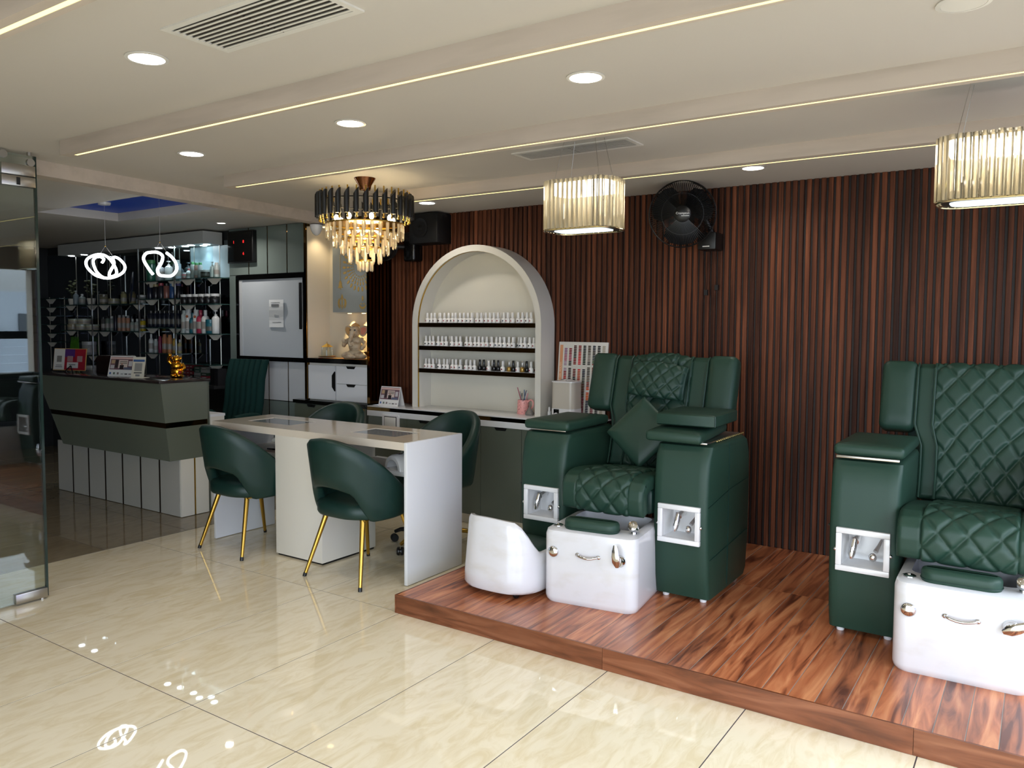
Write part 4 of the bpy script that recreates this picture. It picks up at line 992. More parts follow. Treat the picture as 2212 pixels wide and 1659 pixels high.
# digital clock
ck = thing('digital_clock', 'black square digital wall clock with red digits above the window board', 'clock', (-1.722, 2.995, 2.212))
MB().bx(-.185, .185, -.02, .03, -.148, .148).build('case', BLACK, ck, bevel=.004); MB().bx(-.17, .17, -.024, -.0205, -.135, .135).build('face', BLACK_GL, ck, smooth=0)
RED = emis('red_led', (1, .02, .02), 2)
text('digit', '1', .036, (-.085, -.0250, .045), (R(90), 0, 0), RED, ck); text('digit', '8', .036, (.055, -.0250, .045), (R(90), 0, 0), RED, ck); text('digit', '6', .036, (.055, -.0250, -.065), (R(90), 0, 0), RED, ck)
# dome camera on the fascia
dc = thing('ceiling_sensor', 'white dome camera under the ceiling near the shrine niche', 'camera', (-.42, 2.72, 2.302))
MB().lathe([(.012, -.085), (.030, -.07), (.043, -.045), (.05, -.02), (.052, -.0)], 20).build('dome', WHITE_GLOSS, dc, smooth=60); MB().lathe([(.055, -.0), (.055, .004)], 20).build('collar', BLACK, dc)
# ================================================================== RECEPTION DESK
rd = thing('reception_desk', 'sage reception desk with slanted front, bronze stripe and white panelled base', 'desk', (0, 0, 0))
XR = -.93; YB = 2.035
def lerp(a, b, t): return a+(b-a)*t
def body(z0, z1, nm, mm, out=0):
    f = lambda z: (z-.45)/(1.045-.45)
    yf = lambda z: lerp(1.700, 1.632, f(z))-out; xl = lambda z: lerp(-2.50, -2.80, f(z))-out
    MB().hexa([(xl(z0), yf(z0), z0), (XR+out, yf(z0), z0), (XR+out, YB, z0), (xl(z0), YB, z0), (xl(z1), yf(z1), z1), (XR+out, yf(z1), z1), (XR+out, YB, z1), (xl(z1), YB, z1)]).build(nm, mm, rd, smooth=0)
body(.45, .705, 'lower_body', SAGE); body(.705, .745, 'bronze_stripe', GOLD_MIRROR, -.004); body(.745, 1.045, 'upper_body', SAGE)
box('granite_top', -2.83, XR+.012, 1.615, YB+.02, 1.045, 1.066, GRANITE, rd, bevel=.002)
pw = (2.78-.95)/7
box('base_core', -2.76, XR-.01, 1.812, YB, .003, .45, BLACK, rd)
DPAN = mat('warm_grey_panel', 'aeaaa2', .35); DSTR = mat('dark_bronze_strip', '1c120c', .3)
for i in range(7): MB().bx(-2.78+i*pw+.009, -2.78+(i+1)*pw-.009, 1.79, 1.808, .004, .449).build('base_panel', DPAN, rd, smooth=0)
for i in range(1, 7): MB().bx(-2.78+i*pw-.0085, -2.78+i*pw+.0085, 1.7885, 1.812, .004, .449).build('bronze_strip', DSTR, rd, smooth=0)
for y0, y1 in ((1.79, 1.905), (1.922, YB)): MB().bx(XR-.018, XR-.001, y0, y1, .004, .449).build('base_panel', WHITE_MATT, rd, smooth=0)
MB().bx(XR-.016, XR-.006, 1.905, 1.922, .004, .449).build('bronze_strip', GOLD, rd, smooth=0)
box('rear_wall', -2.75, XR-.02, YB, YB+.03, .0, 1.04, SAGE_D, rd)
sc_ = thing('side_cabinet', 'low white cabinet behind the reception desk end', 'cabinet', (0, 0, 0))
box('carcass', -1.20, -.945, YB+.035, 2.20, .0, .755, WHITE_MATT, sc_); box('top', -1.205, -.94, YB+.035, 2.205, .755, .775, WHITE_SAT, sc_)
DZ = 1.0664
# double QR stand
qs = thing('payment_sign', 'white and red payment sign card on a wire stand on the reception desk', 'sign', (-2.56, 1.80, DZ), R(14))
def card(t, x0, x1, z0, z1, c, lift=0, nm='card', lean=.12):
    y = lambda z: lean*z-lift
    MB().hexa([(x0, y(z0), z0), (x1, y(z0), z0), (x1, y(z0)+.003, z0), (x0, y(z0)+.003, z0), (x0, y(z1), z1), (x1, y(z1), z1), (x1, y(z1)+.003, z1), (x0, y(z1)+.003, z1)]).build(nm, mat('print_'+c, c, .4), t, smooth=0)
card(qs, -.195, .185, .012, .205, 'b08a50'); card(qs, -.188, -.062, .018, .200, 'c9c6c2', .0034); card(qs, -.060, .178, .018, .200, '8e1a2a', .0034, 'red_card'); card(qs, -.060, .055, .13, .200, '4a2a6a', .0038, 'purple_print')
card(qs, -.152, -.095, .085, .140, '7a7672', .0040, 'code_square'); card(qs, -.030, .035, .090, .140, '9a7a7a', .0042, 'code_square'); card(qs, .085, .145, .090, .140, '9a7a7a', .0042, 'code_square'); card(qs, -.028, .100, .035, .085, 'b9b6b4', .006, 'name_card')
card(qs, -.004, .072, .062, .068, '55555a', .0068, 'print_line'); card(qs, -.16, -.09, .055, .060, '55555a', .0040, 'print_line'); card(qs, -.165, -.085, .040, .046, '55555a', .0040, 'print_line')
MB().path([(-.02, -.035, .0), (.03, -.012, .055), (.08, -.035, .0)], .005, 6).path([(.03, -.012, .055), (.03, .05, .0)], .004, 6).build('easel', BLACK, qs)
calendar('desk_calendar', 'photo desk calendar standing on the reception desk', (-1.66, 1.775, DZ), R(16), .25, .165)
q2 = thing('code_stand', 'small white stand-up payment card beside the desk calendar', 'sign', (-1.345, 1.70, DZ), R(24))
card(q2, -.055, .055, .004, .165, 'c9c2b2', 0, 'card', .22); card(q2, -.048, .048, .128, .145, '3a5a8a', .002, 'blue_band', .22); card(q2, -.032, .032, .055, .118, '8a8884', .002, 'code_square', .22); card(q2, -.034, .034, .038, .046, '4a4a4e', .002, 'print_line', .22); card(q2, -.018, .018, .016, .030, '7a7a7c', .002, 'print_line', .22)
box('foot', -.06, .06, -.015, .07, 0, .004, mat('print_c9c2b2', 'c9c2b2', .4), q2)
gf = thing('gold_figurine', 'shiny gold laughing figurine on the corner of the reception desk', 'figurine', (-1.165, 1.93, DZ), R(40))
m = MB().ball((0, 0, .05), (.052, .042, .052)).ball((0, -.012, .095), (.046, .04, .04)).ball((0, -.012, .148), (.032, .030, .032)).ball((0, .0, .012), (.055, .045, .016))
for s_ in (-1, 1): m.path(crom([(s_*.04, -.01, .11), (s_*.06, -.015, .14 if s_ < 0 else .08), (s_*.045, -.03, .175 if s_ < 0 else .065)], 4), .014, 8).ball((s_*.033, -.008, .155), (.007, .006, .014)).ball((s_*.022, -.035, .02), (.022, .02, .014))
m.ball((-.045, -.03, .18), .016)
m.build('body', mat('polished_gold', 'd2962e', .16, metal=1), gf, smooth=60); MB().ball((.03, -.035, .045), .014).build('red_gem', mat('red_gem', '8a1a1a', .3), gf)
tx = thing('desk_box', 'dark wooden peaked box behind the desk calendar', 'box', (-2.03, 1.93, DZ), R(4))
MB().bx(-.15, .15, -.09, .09, 0, .10).build('carcass', mat('dark_wood', '1c0d0a', .4), tx, bevel=.003); MB().prism([(-.165, .1002), (.165, .1002), (.11, .155), (-.11, .155)], -.10, .10, 'y').build('lid', mat('dark_wood', '1c0d0a', .4), tx, smooth=0)
# office chair
oc = thing('office_chair', 'dark green velvet high-back office chair with vertical channels behind the desk', 'chair', (-1.40, 2.53, 0), R(6))
bkp = MB(); nb = 7
for i in range(nb):
    x = -.23+.46*(i+.5)/nb
    rings = []
    for zz, yy, hw_ in ((.50, .16, .030), (.60, .19, .0345), (.80, .235, .0345), (1.0, .255, .0345), (1.12, .29, .0335), (1.175, .31, .030)):
        rings.append([(x+hw_*math.cos(2*PI*k/12)*1.02, yy+.035*math.sin(2*PI*k/12), zz) for k in range(12)])
    bkp.loft(rings)
bkp.build('backrest', VELVET, oc, smooth=60)
MB().loft([[(x, y-.06, z) for x, y in rrect(.50-2*i, .50-2*i, .08, 5)] for z, i in ((.43, .03), (.45, 0), (.50, 0), (.525, .03))]).build('seat', VELVET, oc, smooth=50)
for s_ in (-1, 1): MB().path(crom([(s_*.26, .16, .55), (s_*.28, .14, .68), (s_*.28, .0, .70), (s_*.28, -.14, .69)], 4), .028, 10).build('arm', VELVET, oc, smooth=60)
MB().tube((0, -.05, .09), (0, -.05, .44), .025, .025, 14).build('gas_lift', BLACK, oc)
for k in range(5):
    a = 2*PI*k/5; l = MB().path([(0, -.05, .10), (.15*math.cos(a), -.05+.15*math.sin(a), .09), (.29*math.cos(a), -.05+.29*math.sin(a), .06)], [.025, .02, .014], 8).build('base_arm', BLACK, oc); MB().ball((.29*math.cos(a), -.05+.29*math.sin(a), .027), .027, 10, 6).build('castor', BLACK, l)

# ================================================================== PRODUCT SHELVES
ws = struct('wall_mirror', 'mirrored wall behind the product shelves'); MIRROR = mat('dim_mirror', '7d858a', .02, metal=1)
box('mirror_panel', -5.45, -1.95, 3.06, 3.15, .9, 2.30, MIRROR, ws); box('wall_panel', -5.45, -1.95, 3.07, 3.15, 0, .9, DARKW, ws); box('wall_panel', -5.45, -1.95, 3.07, 3.15, 2.30, H, DARKW, ws)
bh = struct('trim_1', 'pale bulkhead over the product shelves')
MB().prism([(-4.75, 2.835), (-2.085, 2.835), (-2.085, 3.05), (-4.75, 3.05)], 2.255, 2.372, 'z').build('bulkhead', mat('bulkhead_paint', 'aeb0b0', .6), bh, smooth=0)
su = thing('product_shelves', 'wall of glass shelves with white brackets and chrome posts full of hair products', 'shelf unit', (0, 0, 0))
SGL = mat('shelf_glass', '2d4a46', .05, alpha=.75)
UN = {'end': (-2.58, -1.96, (1.935, 1.685, 1.400, 1.105)), 'loop': (-3.20, -2.60, (1.925, 1.745, 1.455, 1.195)), 'fan': (-4.10, -3.23, (1.700, 1.412)), 'door': (-4.80, -4.14, (1.70, 1.415, 1.14)), 'far': (-5.42, -4.86, (1.78, 1.68, 1.58, 1.48, 1.38, 1.28))}
for k, (a, b, zs) in UN.items():
    for z in zs:
        s_ = MB().bx(a, b, 2.86, 3.045, z-.010, z).build('shelf', SGL, su, smooth=0)
        for xb in ((a+.10, b-.10) if k != 'far' else ((a+b)/2,)):
            MB().prism([(xb-.10, z-.0105), (xb+.10, z-.0105), (xb+.02, z-.062), (xb-.02, z-.062)], 2.93, 2.945, 'y').build('bracket', WHITE_MATT, s_, smooth=0)
    for xb in (a+.12, b-.10):
        MB().tube((xb, 3.0, .95), (xb, 3.0, 2.25 if k != 'far' else 1.8), .0045, n=6).build('post', STEEL, su)
for x in (-2.59, -3.215, -4.12): MB().bx(x-.006, x+.006, 2.86, 2.872, .95, 2.255).build('upright', STEEL, su, smooth=0)
# vitrine glass at the end unit
MB().bx(-2.575, -1.965, 3.040, 3.055, 1.94, 2.25).build('vitrine_glow_panel', mat('pale_vitrine', '9fb4bc', .3), su, smooth=0)  # pale panel added over the mirror so the vitrine looks lit
MB().bx(-2.58, -1.965, 2.853, 2.858, 1.94, 2.25).build('vitrine_glass', glass('vitrine_glass', (.9, .97, .98)), su, smooth=0)
COOL = emis('cool_spot', (.85, .95, 1), 14)
vx = 0
for (x, y) in ((-2.50, 2.93), (-2.36, 2.90), (-2.28, 2.98), (-2.16, 2.93), (-2.90, 2.90), (-2.72, 2.93), (-4.35, 2.92), (-4.62, 2.92)):
    o = MB().lathe([(.032, 0), (.032, .005)], 16, (x, y, 2.2495)).build('shelf_light', COOL, bh)
    l = bpy.data.lights.new('vitrine_spot', 'SPOT'); l.energy = 2.2 if x > -3 else .6; l.color = (.8, .92, 1); l.spot_size = R(110); l.spot_blend = .7; l.shadow_soft_size = .03
    lo = bpy.data.objects.new('vitrine_spot', l); COL.objects.link(lo); lo.location = (x, y, 2.24); lo.parent = bh
def jar(r, h, capc): return [(r*.94, 0), (r, .004), (r, h*.72), (r*.96, h*.74)], [(r*1.03, h*.74), (r*1.03, h*.98), (r*.95, h)]
def flask(r, h): return [(r*.92, 0), (r, .006), (r, h*.62), (r*.75, h*.72), (r*.38, h*.77), (r*.36, h*.80)], [(r*.42, h*.80), (r*.42, h*.97), (r*.36, h)]
def tall(r, h): return [(r*.92, 0), (r, .006), (r*.96, h*.80), (r*.8, h*.84)], [(r*.72, h*.84), (r*.68, h*.99), (r*.6, h)]
def pump(r, h): return [(r*.94, 0), (r, .006), (r, h*.66), (r*.6, h*.74), (r*.34, h*.76)], [(r*.40, h*.76), (r*.40, h*.82), (r*.12, h*.83), (r*.12, h*.93), (r*.5, h*.94), (r*.5, h*.99), (r*.1, h)]
def can(r, h): return [(r*.95, 0), (r, .005), (r, h*.80), (r*.85, h*.83)], [(r*.9, h*.83), (r*.88, h*.99), (r*.7, h)]
KIND = {'jar': jar, 'flask': flask, 'tall': tall, 'pump': pump, 'can': can}
PM = {}
KK = '141416'
ORD = ['first', 'second', 'third', 'fourth', 'fifth', 'sixth', 'seventh', 'eighth', 'ninth', 'tenth', 'eleventh', 'twelfth']
def product(kind, r, h, c, cc_, x, y, z, label, name, cat='bottle', group=None):
    key = (kind, r, h, c, cc_)
    if key not in PM:
        pr = KIND[kind](r, h, 0) if kind == 'jar' else KIND[kind](r, h)
        PM[key] = (MB().lathe(pr[0], 16).mesh(name, mat('prod_'+c, c, .28), smooth=50), MB().lathe(pr[1], 14).mesh('cap', mat('prod_'+cc_, cc_, .3), smooth=50), MB().lathe([(r*1.012, h*.2), (r*1.012, h*.5)], 16).mesh('label_band', mat('prod_label_'+c, '55534e' if c[0] in '0123' else '8f8a84', .4), smooth=50))
    me = PM[key]; o = inst(name, me[0], None, (x, y, z+.0005), (0, 0, random.uniform(0, 6))); tag(o, label, cat, group)
    inst('cap', me[1], o)
    if kind in ('flask', 'tall', 'jar') and r > .02 and c != KK: inst('label_band', me[2], o)
    return o
W8, PALE, TEAL, PNK, KK, GRN, BRN, GLD, AMB = 'c3c6c6', 'a9b3b2', '1d5a68', '9a2f48', '141416', '2e6a3a', '7a4b2c', 'a88a3e', '9a7430'
def row(unit, zi, y, items, where, x0=None, x1=None):
    a, b, zs = UN[unit]; a = a+.03 if x0 is None else x0; b = b-.03 if x1 is None else x1; z = zs[zi]
    tot = sum(2*i[1] for i in items); gap = (b-a-tot)/max(1, len(items)-1) if len(items) > 1 else 0
    x = a
    cnt = {}
    for i, (kind, r, h, c, cc_, nm, desc) in enumerate(items):
        lab = '%s, %s in line on the %s' % (desc, ORD[min(i, 11)], where)
        o_ = product(kind, r, h, c, cc_, x+r, y, z, lab, nm, 'jar' if kind == 'jar' else 'bottle', 'hair products, '+where); x += 2*r+gap
        if unit == 'end' and zi == 2 and i in (1, 3):
            o_.rotation_euler = (0, 0, R(30)); k_ = MB().lathe([(.013, 0), (.013, .0015)], 14); k_.xf(Matrix.Translation((0, -r-.0005, h*.70)) @ Matrix.Rotation(R(90), 4, 'X')); k_.build('orange_mark', mat('orange_mark', '8a4a2a', .4), o_)
            if i == 1: text('lettering', '40', .026, (0, -r*1.02-.001, h*.14), (R(90), 0, 0), mat('ink', '333336', .5), o_, .0004)
row('end', 2, 2.92, [('tall', .036, .225, PALE, PALE, 'product_bottle', 'pale capped bottle'), ('tall', .036, .235, W8, W8, 'product_bottle', 'white bottle with orange mark'), ('flask', .034, .20, TEAL, TEAL, 'product_bottle', 'teal bottle'), ('tall', .034, .23, W8, W8, 'product_bottle', 'slim white bottle'), ('flask', .043, .225, PNK, PNK, 'product_bottle', 'raspberry pink bottle'), ('flask', .040, .225, W8, W8, 'product_bottle', 'broad white bottle'), ('jar', .048, .135, TEAL, TEAL, 'product_tub', 'teal tub'), ('pump', .036, .225, W8, W8, 'product_bottle', 'white pump bottle')], 'middle vitrine shelf')
row('end', 1, 2.92, [('jar', .042, .095, KK, 'b9bcbd', 'product_jar', 'black jar with silver lid') for _ in range(6)], 'row of black jars')
row('end', 0, 2.93, [('jar', .030, .06, 'a05a5a', W8, 'product_jar', 'small red jar'), ('flask', .026, .10, W8, 'a05a5a', 'product_bottle', 'small clear bottle'), ('tall', .022, .16, '8f9290', GRN, 'product_tube', 'upright silver tube with green cap'), ('tall', .022, .15, '8a6a60', GRN, 'product_tube', 'upright copper tube with green cap'), ('tall', .024, .15, '9a9c9c', GRN, 'product_tube', 'wide silver tube with green cap'), ('jar', .055, .075, '2e2c22', W8, 'product_jar', 'wide dark jar with white lid'), ('pump', .024, .15, PALE, PALE, 'product_bottle', 'clear pump bottle'), ('tall', .025, .14, PALE, W8, 'product_bottle', 'pale box-shaped bottle')], 'lit top vitrine shelf')
row('loop', 1, 2.95, [('can', .030, .155, '141a2c', KK, 'spray_can', 'navy spray can'), ('can', .030, .15, '1c1c20', '9a8a60', 'spray_can', 'black spray can with tan cap'), ('can', .028, .16, '2a2a30', 'a03a4a', 'spray_can', 'dark spray can with pink cap'), ('can', .030, .155, '8a5a50', KK, 'spray_can', 'rosy spray can'), ('can', .030, .15, '2a4a7a', '3a6a9a', 'spray_can', 'blue capped spray can'), ('can', .030, .15, '101014', '2a2a60', 'spray_can', 'black and violet spray can')], 'spray can shelf')
row('loop', 0, 2.95, [('can', .05, .22, '1c4a3a', GRN, 'product_can', 'tall green can'), ('flask', .045, .19, '8a8f92', W8, 'product_bottle', 'grey bottle with white cap'), ('pump', .038, .2, PALE, W8, 'product_bottle', 'cloudy pump bottle'), ('tall', .04, .2, '9aa6b0', W8, 'product_bottle', 'pale blue bottle')], 'shelf above the spray cans')
row('loop', 2, 2.95, [('tall', .034, .17, '0e1424', KK, 'product_bottle', 'dark navy bottle') for _ in range(7)], 'shaded shelf under the spray cans')
row('loop', 3, 2.95, [('flask', .026, .19, W8, W8, 'product_bottle', 'white squeeze bottle'), ('tall', .022, .14, PALE, W8, 'product_bottle', 'short clear bottle'), ('tall', .02, .17, '7a2040', '7a2040', 'product_bottle', 'wine red bottle'), ('tall', .027, .19, 'a06a4a', 'a06a4a', 'product_bottle', 'copper bottle'), ('tall', .027, .185, 'b07a50', 'b07a50', 'product_bottle', 'light copper bottle'), ('tall', .024, .15, GLD, GLD, 'product_bottle', 'gold bottle'), ('flask', .022, .14, 'a9a070', W8, 'product_bottle', 'pale yellow bottle')], 'lowest shelf behind the gold figurine')
row('fan', 1, 2.95, [('tall', .026, .15, '4a4a4a', KK, 'product_bottle', 'dark bottle'), ('tall', .024, .16, '5a6a60', KK, 'product_bottle', 'green-grey bottle'), ('tall', .022, .16, '6a6f6f', W8, 'product_bottle', 'grey bottle'), ('tall', .02, .18, '1a1626', KK, 'product_bottle', 'slim dark bottle'), ('tall', .023, .17, 'a07a66', '8a8a8a', 'product_bottle', 'flesh-toned bottle'), ('tall', .023, .17, 'a87e6a', '8a8a8a', 'product_bottle', 'tan bottle'), ('tall', .023, .165, 'a07058', '8a8a8a', 'product_bottle', 'brown-pink bottle'), ('flask', .026, .13, '7a8480', W8, 'product_bottle', 'dull clear bottle'), ('flask', .028, .13, '98a09c', W8, 'product_bottle', 'pale clear bottle'), ('tall', .034, .13, 'a8941e', '6a6a6a', 'product_bottle', 'yellow bottle')], 'shelf below the first loop lamp')
row('fan', 0, 2.95, [('jar', .045, .11, '6a6652', '5a5646', 'product_jar', 'olive tub'), ('jar', .06, .06, '8a8468', '8a8468', 'product_jar', 'wide beige jar'), ('tall', .032, .13, '8a845e', '6e6a4c', 'product_bottle', 'khaki bottle'), ('tall', .034, .13, '7e7852', '6e6a4c', 'product_bottle', 'dark khaki bottle'), ('jar', .04, .09, '7f8683', W8, 'product_jar', 'grey jar')], 'shelf beside the wall plate')
row('door', 1, 2.95, [('jar', .06, .065, 'a99c84', '9b8f74', 'product_jar', 'cream jar with tan band'), ('jar', .072, .065, 'b5ab94', 'a5b0a0', 'product_jar', 'wide cream jar'), ('jar', .072, .065, 'b5ab94', 'a5b0a0', 'product_jar', 'second wide cream jar')], 'shelf above the green leaves', -4.74, -4.2)
for i, x in enumerate((-4.64, -4.44)): product('jar', .07, .062, 'b5ab94', 'a5b0a0', x, 2.95, 1.415+.0665, 'wide cream jar stacked on the jars above the green leaves, %s one' % ('first', 'second')[i], 'product_jar', 'jar', 'hair products, stacked cream jars')
row('door', 2, 2.95, [('jar', .075, .15, '8e9090', 'a5a6a6', 'product_tub', 'large pale tub')], 'shelf behind the payment sign', -4.42, -4.2)
row('door', 0, 2.93, [('pump', .03, .16, '6a7478', 'a5aaac', 'product_bottle', 'clear pump bottle'), ('flask', .035, .12, '77807f', W8, 'product_bottle', 'round clear bottle')], 'dark plant shelf', -4.6, -4.4)
for i, (x, c) in enumerate(((-4.68, 'a'), (-4.28, 'b'))):
    p = thing('pot_plant', 'small dark pot plant on the shelf, %s' % ('beside the pump bottle' if i == 0 else 'beside the round clear bottle'), 'plant', (x, 2.95, 1.7003))
    MB().lathe([(.035, 0), (.048, .07), (.042, .07), (.03, .01)], 14).build('pot', WHITE_MATT, p)
    lf = MB(); stem_ = MB()
    for k in range(14):
        a = random.uniform(0, 6.28); h = .12+.16*random.random(); r_ = .03+.05*random.random(); ex, ey = r_*math.cos(a), r_*math.sin(a)*.7
        stem_.path([(0, 0, .05), (ex*.4, ey*.4, h*.7), (ex, ey, h)], .0025, 5); lf.ball((ex, ey, h), (.022, .016, .010), 8, 5)
    stem_.build('stem', mat('stem_green', '2a2e1c', .7), p); lf.build('leaf', mat('leaf_dull', '5a5f40', .6), p)
gl = thing('green_leaves', 'spiky green leaves standing behind the payment sign', 'plant', (-4.68, 2.95, 1.1402))
for k in range(6):
    x = -.06+.03*k; MB().hexa([(x-.022, -.01, 0), (x+.022, -.01, 0), (x+.022, .004, 0), (x-.022, .004, 0), (x+.008-.004, 0, .20), (x+.008+.004, 0, .20), (x+.008+.004, .003, .20), (x+.008-.004, .003, .20)]).build('leaf', mat('bright_leaf', '4c8a1c', .5), gl, smooth=0)
# leaning round plate on the shelf
wpl = MB().lathe([(.16, 0), (.165, .006), (.15, .012), (.05, .010), (.045, .016), (.03, .016)], 36); wpl.xf(Matrix.Rotation(R(90), 4, 'X'))
wo = wpl.build('round_plate', mat('navy_plate', '1b2338', .35), None, (-3.34, 2.87, 1.868), (R(-6), 0, R(-28)), smooth=40); tag(wo, 'dark navy round plate leaning on the shelf between the loop lamps', 'plate')
# colour boxes
def boxes(x0, nx, w_, z0, nz, h_, cols, label, group):
    for i in range(nx):
        for j in range(nz):
            c = cols[(i*3+j*2+(i*j) % 2) % len(cols)]
            o = MB().bx(-w_/2+.001, w_/2-.001, -.06, .06, 0, h_-.001).build('colour_box', mat('carton_'+c, c, .45), None, (x0+w_*(i+.5), 2.945, z0+j*h_), smooth=0); tag(o, label % (ORD[i], ORD[j]), 'box', group)
            MB().bx(-w_*.3, w_*.3, -.0608, -.0602, h_*.3, h_*.6).build('print', mat('carton_print', '8a8582', .5), o, smooth=0)
LOWZ = .905
MB().bx(-5.42, -1.96, 2.84, 3.045, LOWZ-.03, LOWZ).build('base_ledge', mat('ledge_dark', '2b2c2e', .3), su, smooth=0)
boxes(-2.56, 4, .052, LOWZ+.0005, 6, .031, ('6e1a24', '18181a', '7d2030', '30262a'), 'red or black colour carton on the low ledge, %s column, %s from the bottom', 'red and black cartons')
boxes(-2.33, 2, .105, LOWZ+.0005, 6, .029, ('23402f', '7a7c7a', '7d2030', '1c3a30', '5c5e5c'), 'wide carton beside the red ones on the low ledge, %s column, %s from the bottom', 'wide cartons on the low shelf')
for i, (x, c, t_) in enumerate(((-2.06, '101012', 'tall matt black carton beside the wide cartons'), (-2.0, '1a1a1e', 'tall black carton against the vitrine end'))):
    o = MB().bx(-.028, .028, -.05, .05, 0, .16).build('tall_box', mat('carton_'+c, c, .45), None, (x, 2.945, LOWZ+.0005), smooth=0); tag(o, t_, 'box')
for i, x in enumerate((-4.62, -4.40, -4.25)): product('jar', .07, .12, '8e9090', 'a5a6a6', x, 2.93, LOWZ, '%s pale round tub on the low ledge behind the payment sign' % ('first', 'second', 'third')[i], 'product_tub', 'jar', 'pale tubs on the low ledge')

# ================================================================== CEILING FIXTURES
def downlight(x, y, label, z=H, r=.058, dead=False, energy=2.2):
    t = thing('downlight', label, 'downlight', (x, y, z), 0, 'round recessed ceiling downlights')
    MB().lathe([(r+.012, -.001), (r+.012, -.004), (r, -.005), (r, -.001)], 28).build('rim', CAST, t, smooth=50)
    MB().lathe([(r-.0005, -.001), (r-.0005, -.0045)], 28).build('diffuser', CAST if dead else DOWN, t, smooth=30)
    if not dead:
        l = bpy.data.lights.new('downlight_lamp', 'AREA'); l.shape = 'DISK'; l.size = r*1.8; l.energy = energy; l.color = (1, .94, .86); l.spread = R(150)
        lo = bpy.data.objects.new('downlight_lamp', l); COL.objects.link(lo); lo.parent = t; lo.location = (0, 0, -.008)
downlight(1.982, -.248, 'large lit downlight below the slatted vent at the top of the picture')
downlight(1.932, .755, 'lit downlight in the ceiling bay over the table, between the first two beams'); downlight(.772, .755, 'lit downlight near the ceiling fascia, above the beam ends'); downlight(3.115, .749, 'lit downlight above the fluted pendant, in the wide bay')
downlight(4.297, .738, 'unlit downlight at the top edge of the picture', dead=True)
downlight(3.117, 2.73, 'lit downlight next to the slatted wall, right of the wall fan'); downlight(.730, 2.74, 'lit downlight between the chandelier and the slatted wall')
downlight(-1.567, 2.66, 'small warm downlight in the reception ceiling', r=.035, energy=4)
def vent(x0, x1, y0, y1, label):
    t = thing('ceiling_vent', label, 'air vent', (x0, y0, H), 0, 'slatted air-conditioning vents'); w_, d_ = x1-x0, y1-y0
    m = MB(); f = .022
    m.bx(-f, w_+f, -f, 0, -.006, 0).bx(-f, w_+f, d_, d_+f, -.006, 0).bx(-f, 0, 0, d_, -.006, 0).bx(w_, w_+f, 0, d_, -.006, 0); m.build('frame', CAST, t, smooth=0)
    MB().bx(0, w_, 0, d_, -.0008, -.0002).build('duct_shade', mat('duct_dark', '3b3228', .8), t, smooth=0)  # flat dark sheet painted as the shade inside the duct
    n_ = 9; sw_ = d_/n_*.42
    sl = MB().hexa([(0, 0, -.006), (w_, 0, -.006), (w_, sw_, -.006), (0, sw_, -.006), (0, .004, -.001), (w_, .004, -.001), (w_, sw_+.004, -.001), (0, sw_+.004, -.001)]).mesh('slat', CAST, smooth=0)
    for k in range(n_): inst('slat', sl, t, (0, d_*(k+.35)/n_, 0))
    MB().bx(w_*.48, w_*.485, 0, d_, -.0055, -.001).build('cross_bar', mat('duct_dark', '3b3228', .8), t, smooth=0)
vent(2.29, 2.86, -.36, -.16, 'large slatted air vent at the top of the picture'); vent(2.205, 2.82, 1.69, 1.835, 'slatted air vent in the ceiling behind the fluted pendant')
# chandelier
ch = thing('chandelier', 'tiered crystal chandelier with a ring of black and gold tubes', 'chandelier', (1.036, 1.774, H))
MB().lathe([(.014, -.075), (.034, -.072), (.040, -.045), (.064, -.006), (.066, 0)], 24).build('canopy', mat('rose_gold', '9a6a4c', .15, metal=1), ch, smooth=50)
MB().tube((0, 0, -.07), (0, 0, -.30), .006, n=10).build('rod', MATS['rose_gold'], ch)
RR = .285; NT = 32
tub = MB(); pts_b = []; n_ = 12; rr = .0165
tub.add([(rr*math.cos(2*PI*k/n_), rr*math.sin(2*PI*k/n_), -.245) for k in range(n_)]+[(rr*math.cos(2*PI*k/n_), rr*math.sin(2*PI*k/n_), -.120+.022*math.sin(2*PI*k/n_)) for k in range(n_)], [(k, (k+1) % n_, n_+(k+1) % n_, n_+k) for k in range(n_)]+[tuple(range(n_))[::-1], tuple(range(n_, 2*n_))])
TUBM = tub.mesh('black_tube', BLACK, smooth=40); RODM = MB().tube((-.012, 0, -.265), (-.012, 0, -.085), .0045, n=8).ball((-.012, 0, -.265), .008, 8, 5).mesh('gold_rod', GOLD, smooth=60)
for k in range(NT):
    a = 2*PI*k/NT; o = inst('black_tube', TUBM, ch, (RR*math.cos(a), RR*math.sin(a), 0), (0, 0, a)); inst('gold_rod', RODM, o)
MB().path([(RR*math.cos(2*PI*k/40)*.95, RR*math.sin(2*PI*k/40)*.95, -.15) for k in range(40)], .004, 6, True).build('ring', BLACK, ch)
CRY = crystal('warm_crystal', 'ffeccb', .72, .3)
tiers = ((.235, 30, -.285, .092), (.190, 24, -.335, .092), (.145, 18, -.378, .092), (.098, 12, -.428, .094), (.045, 6, -.505, .064))
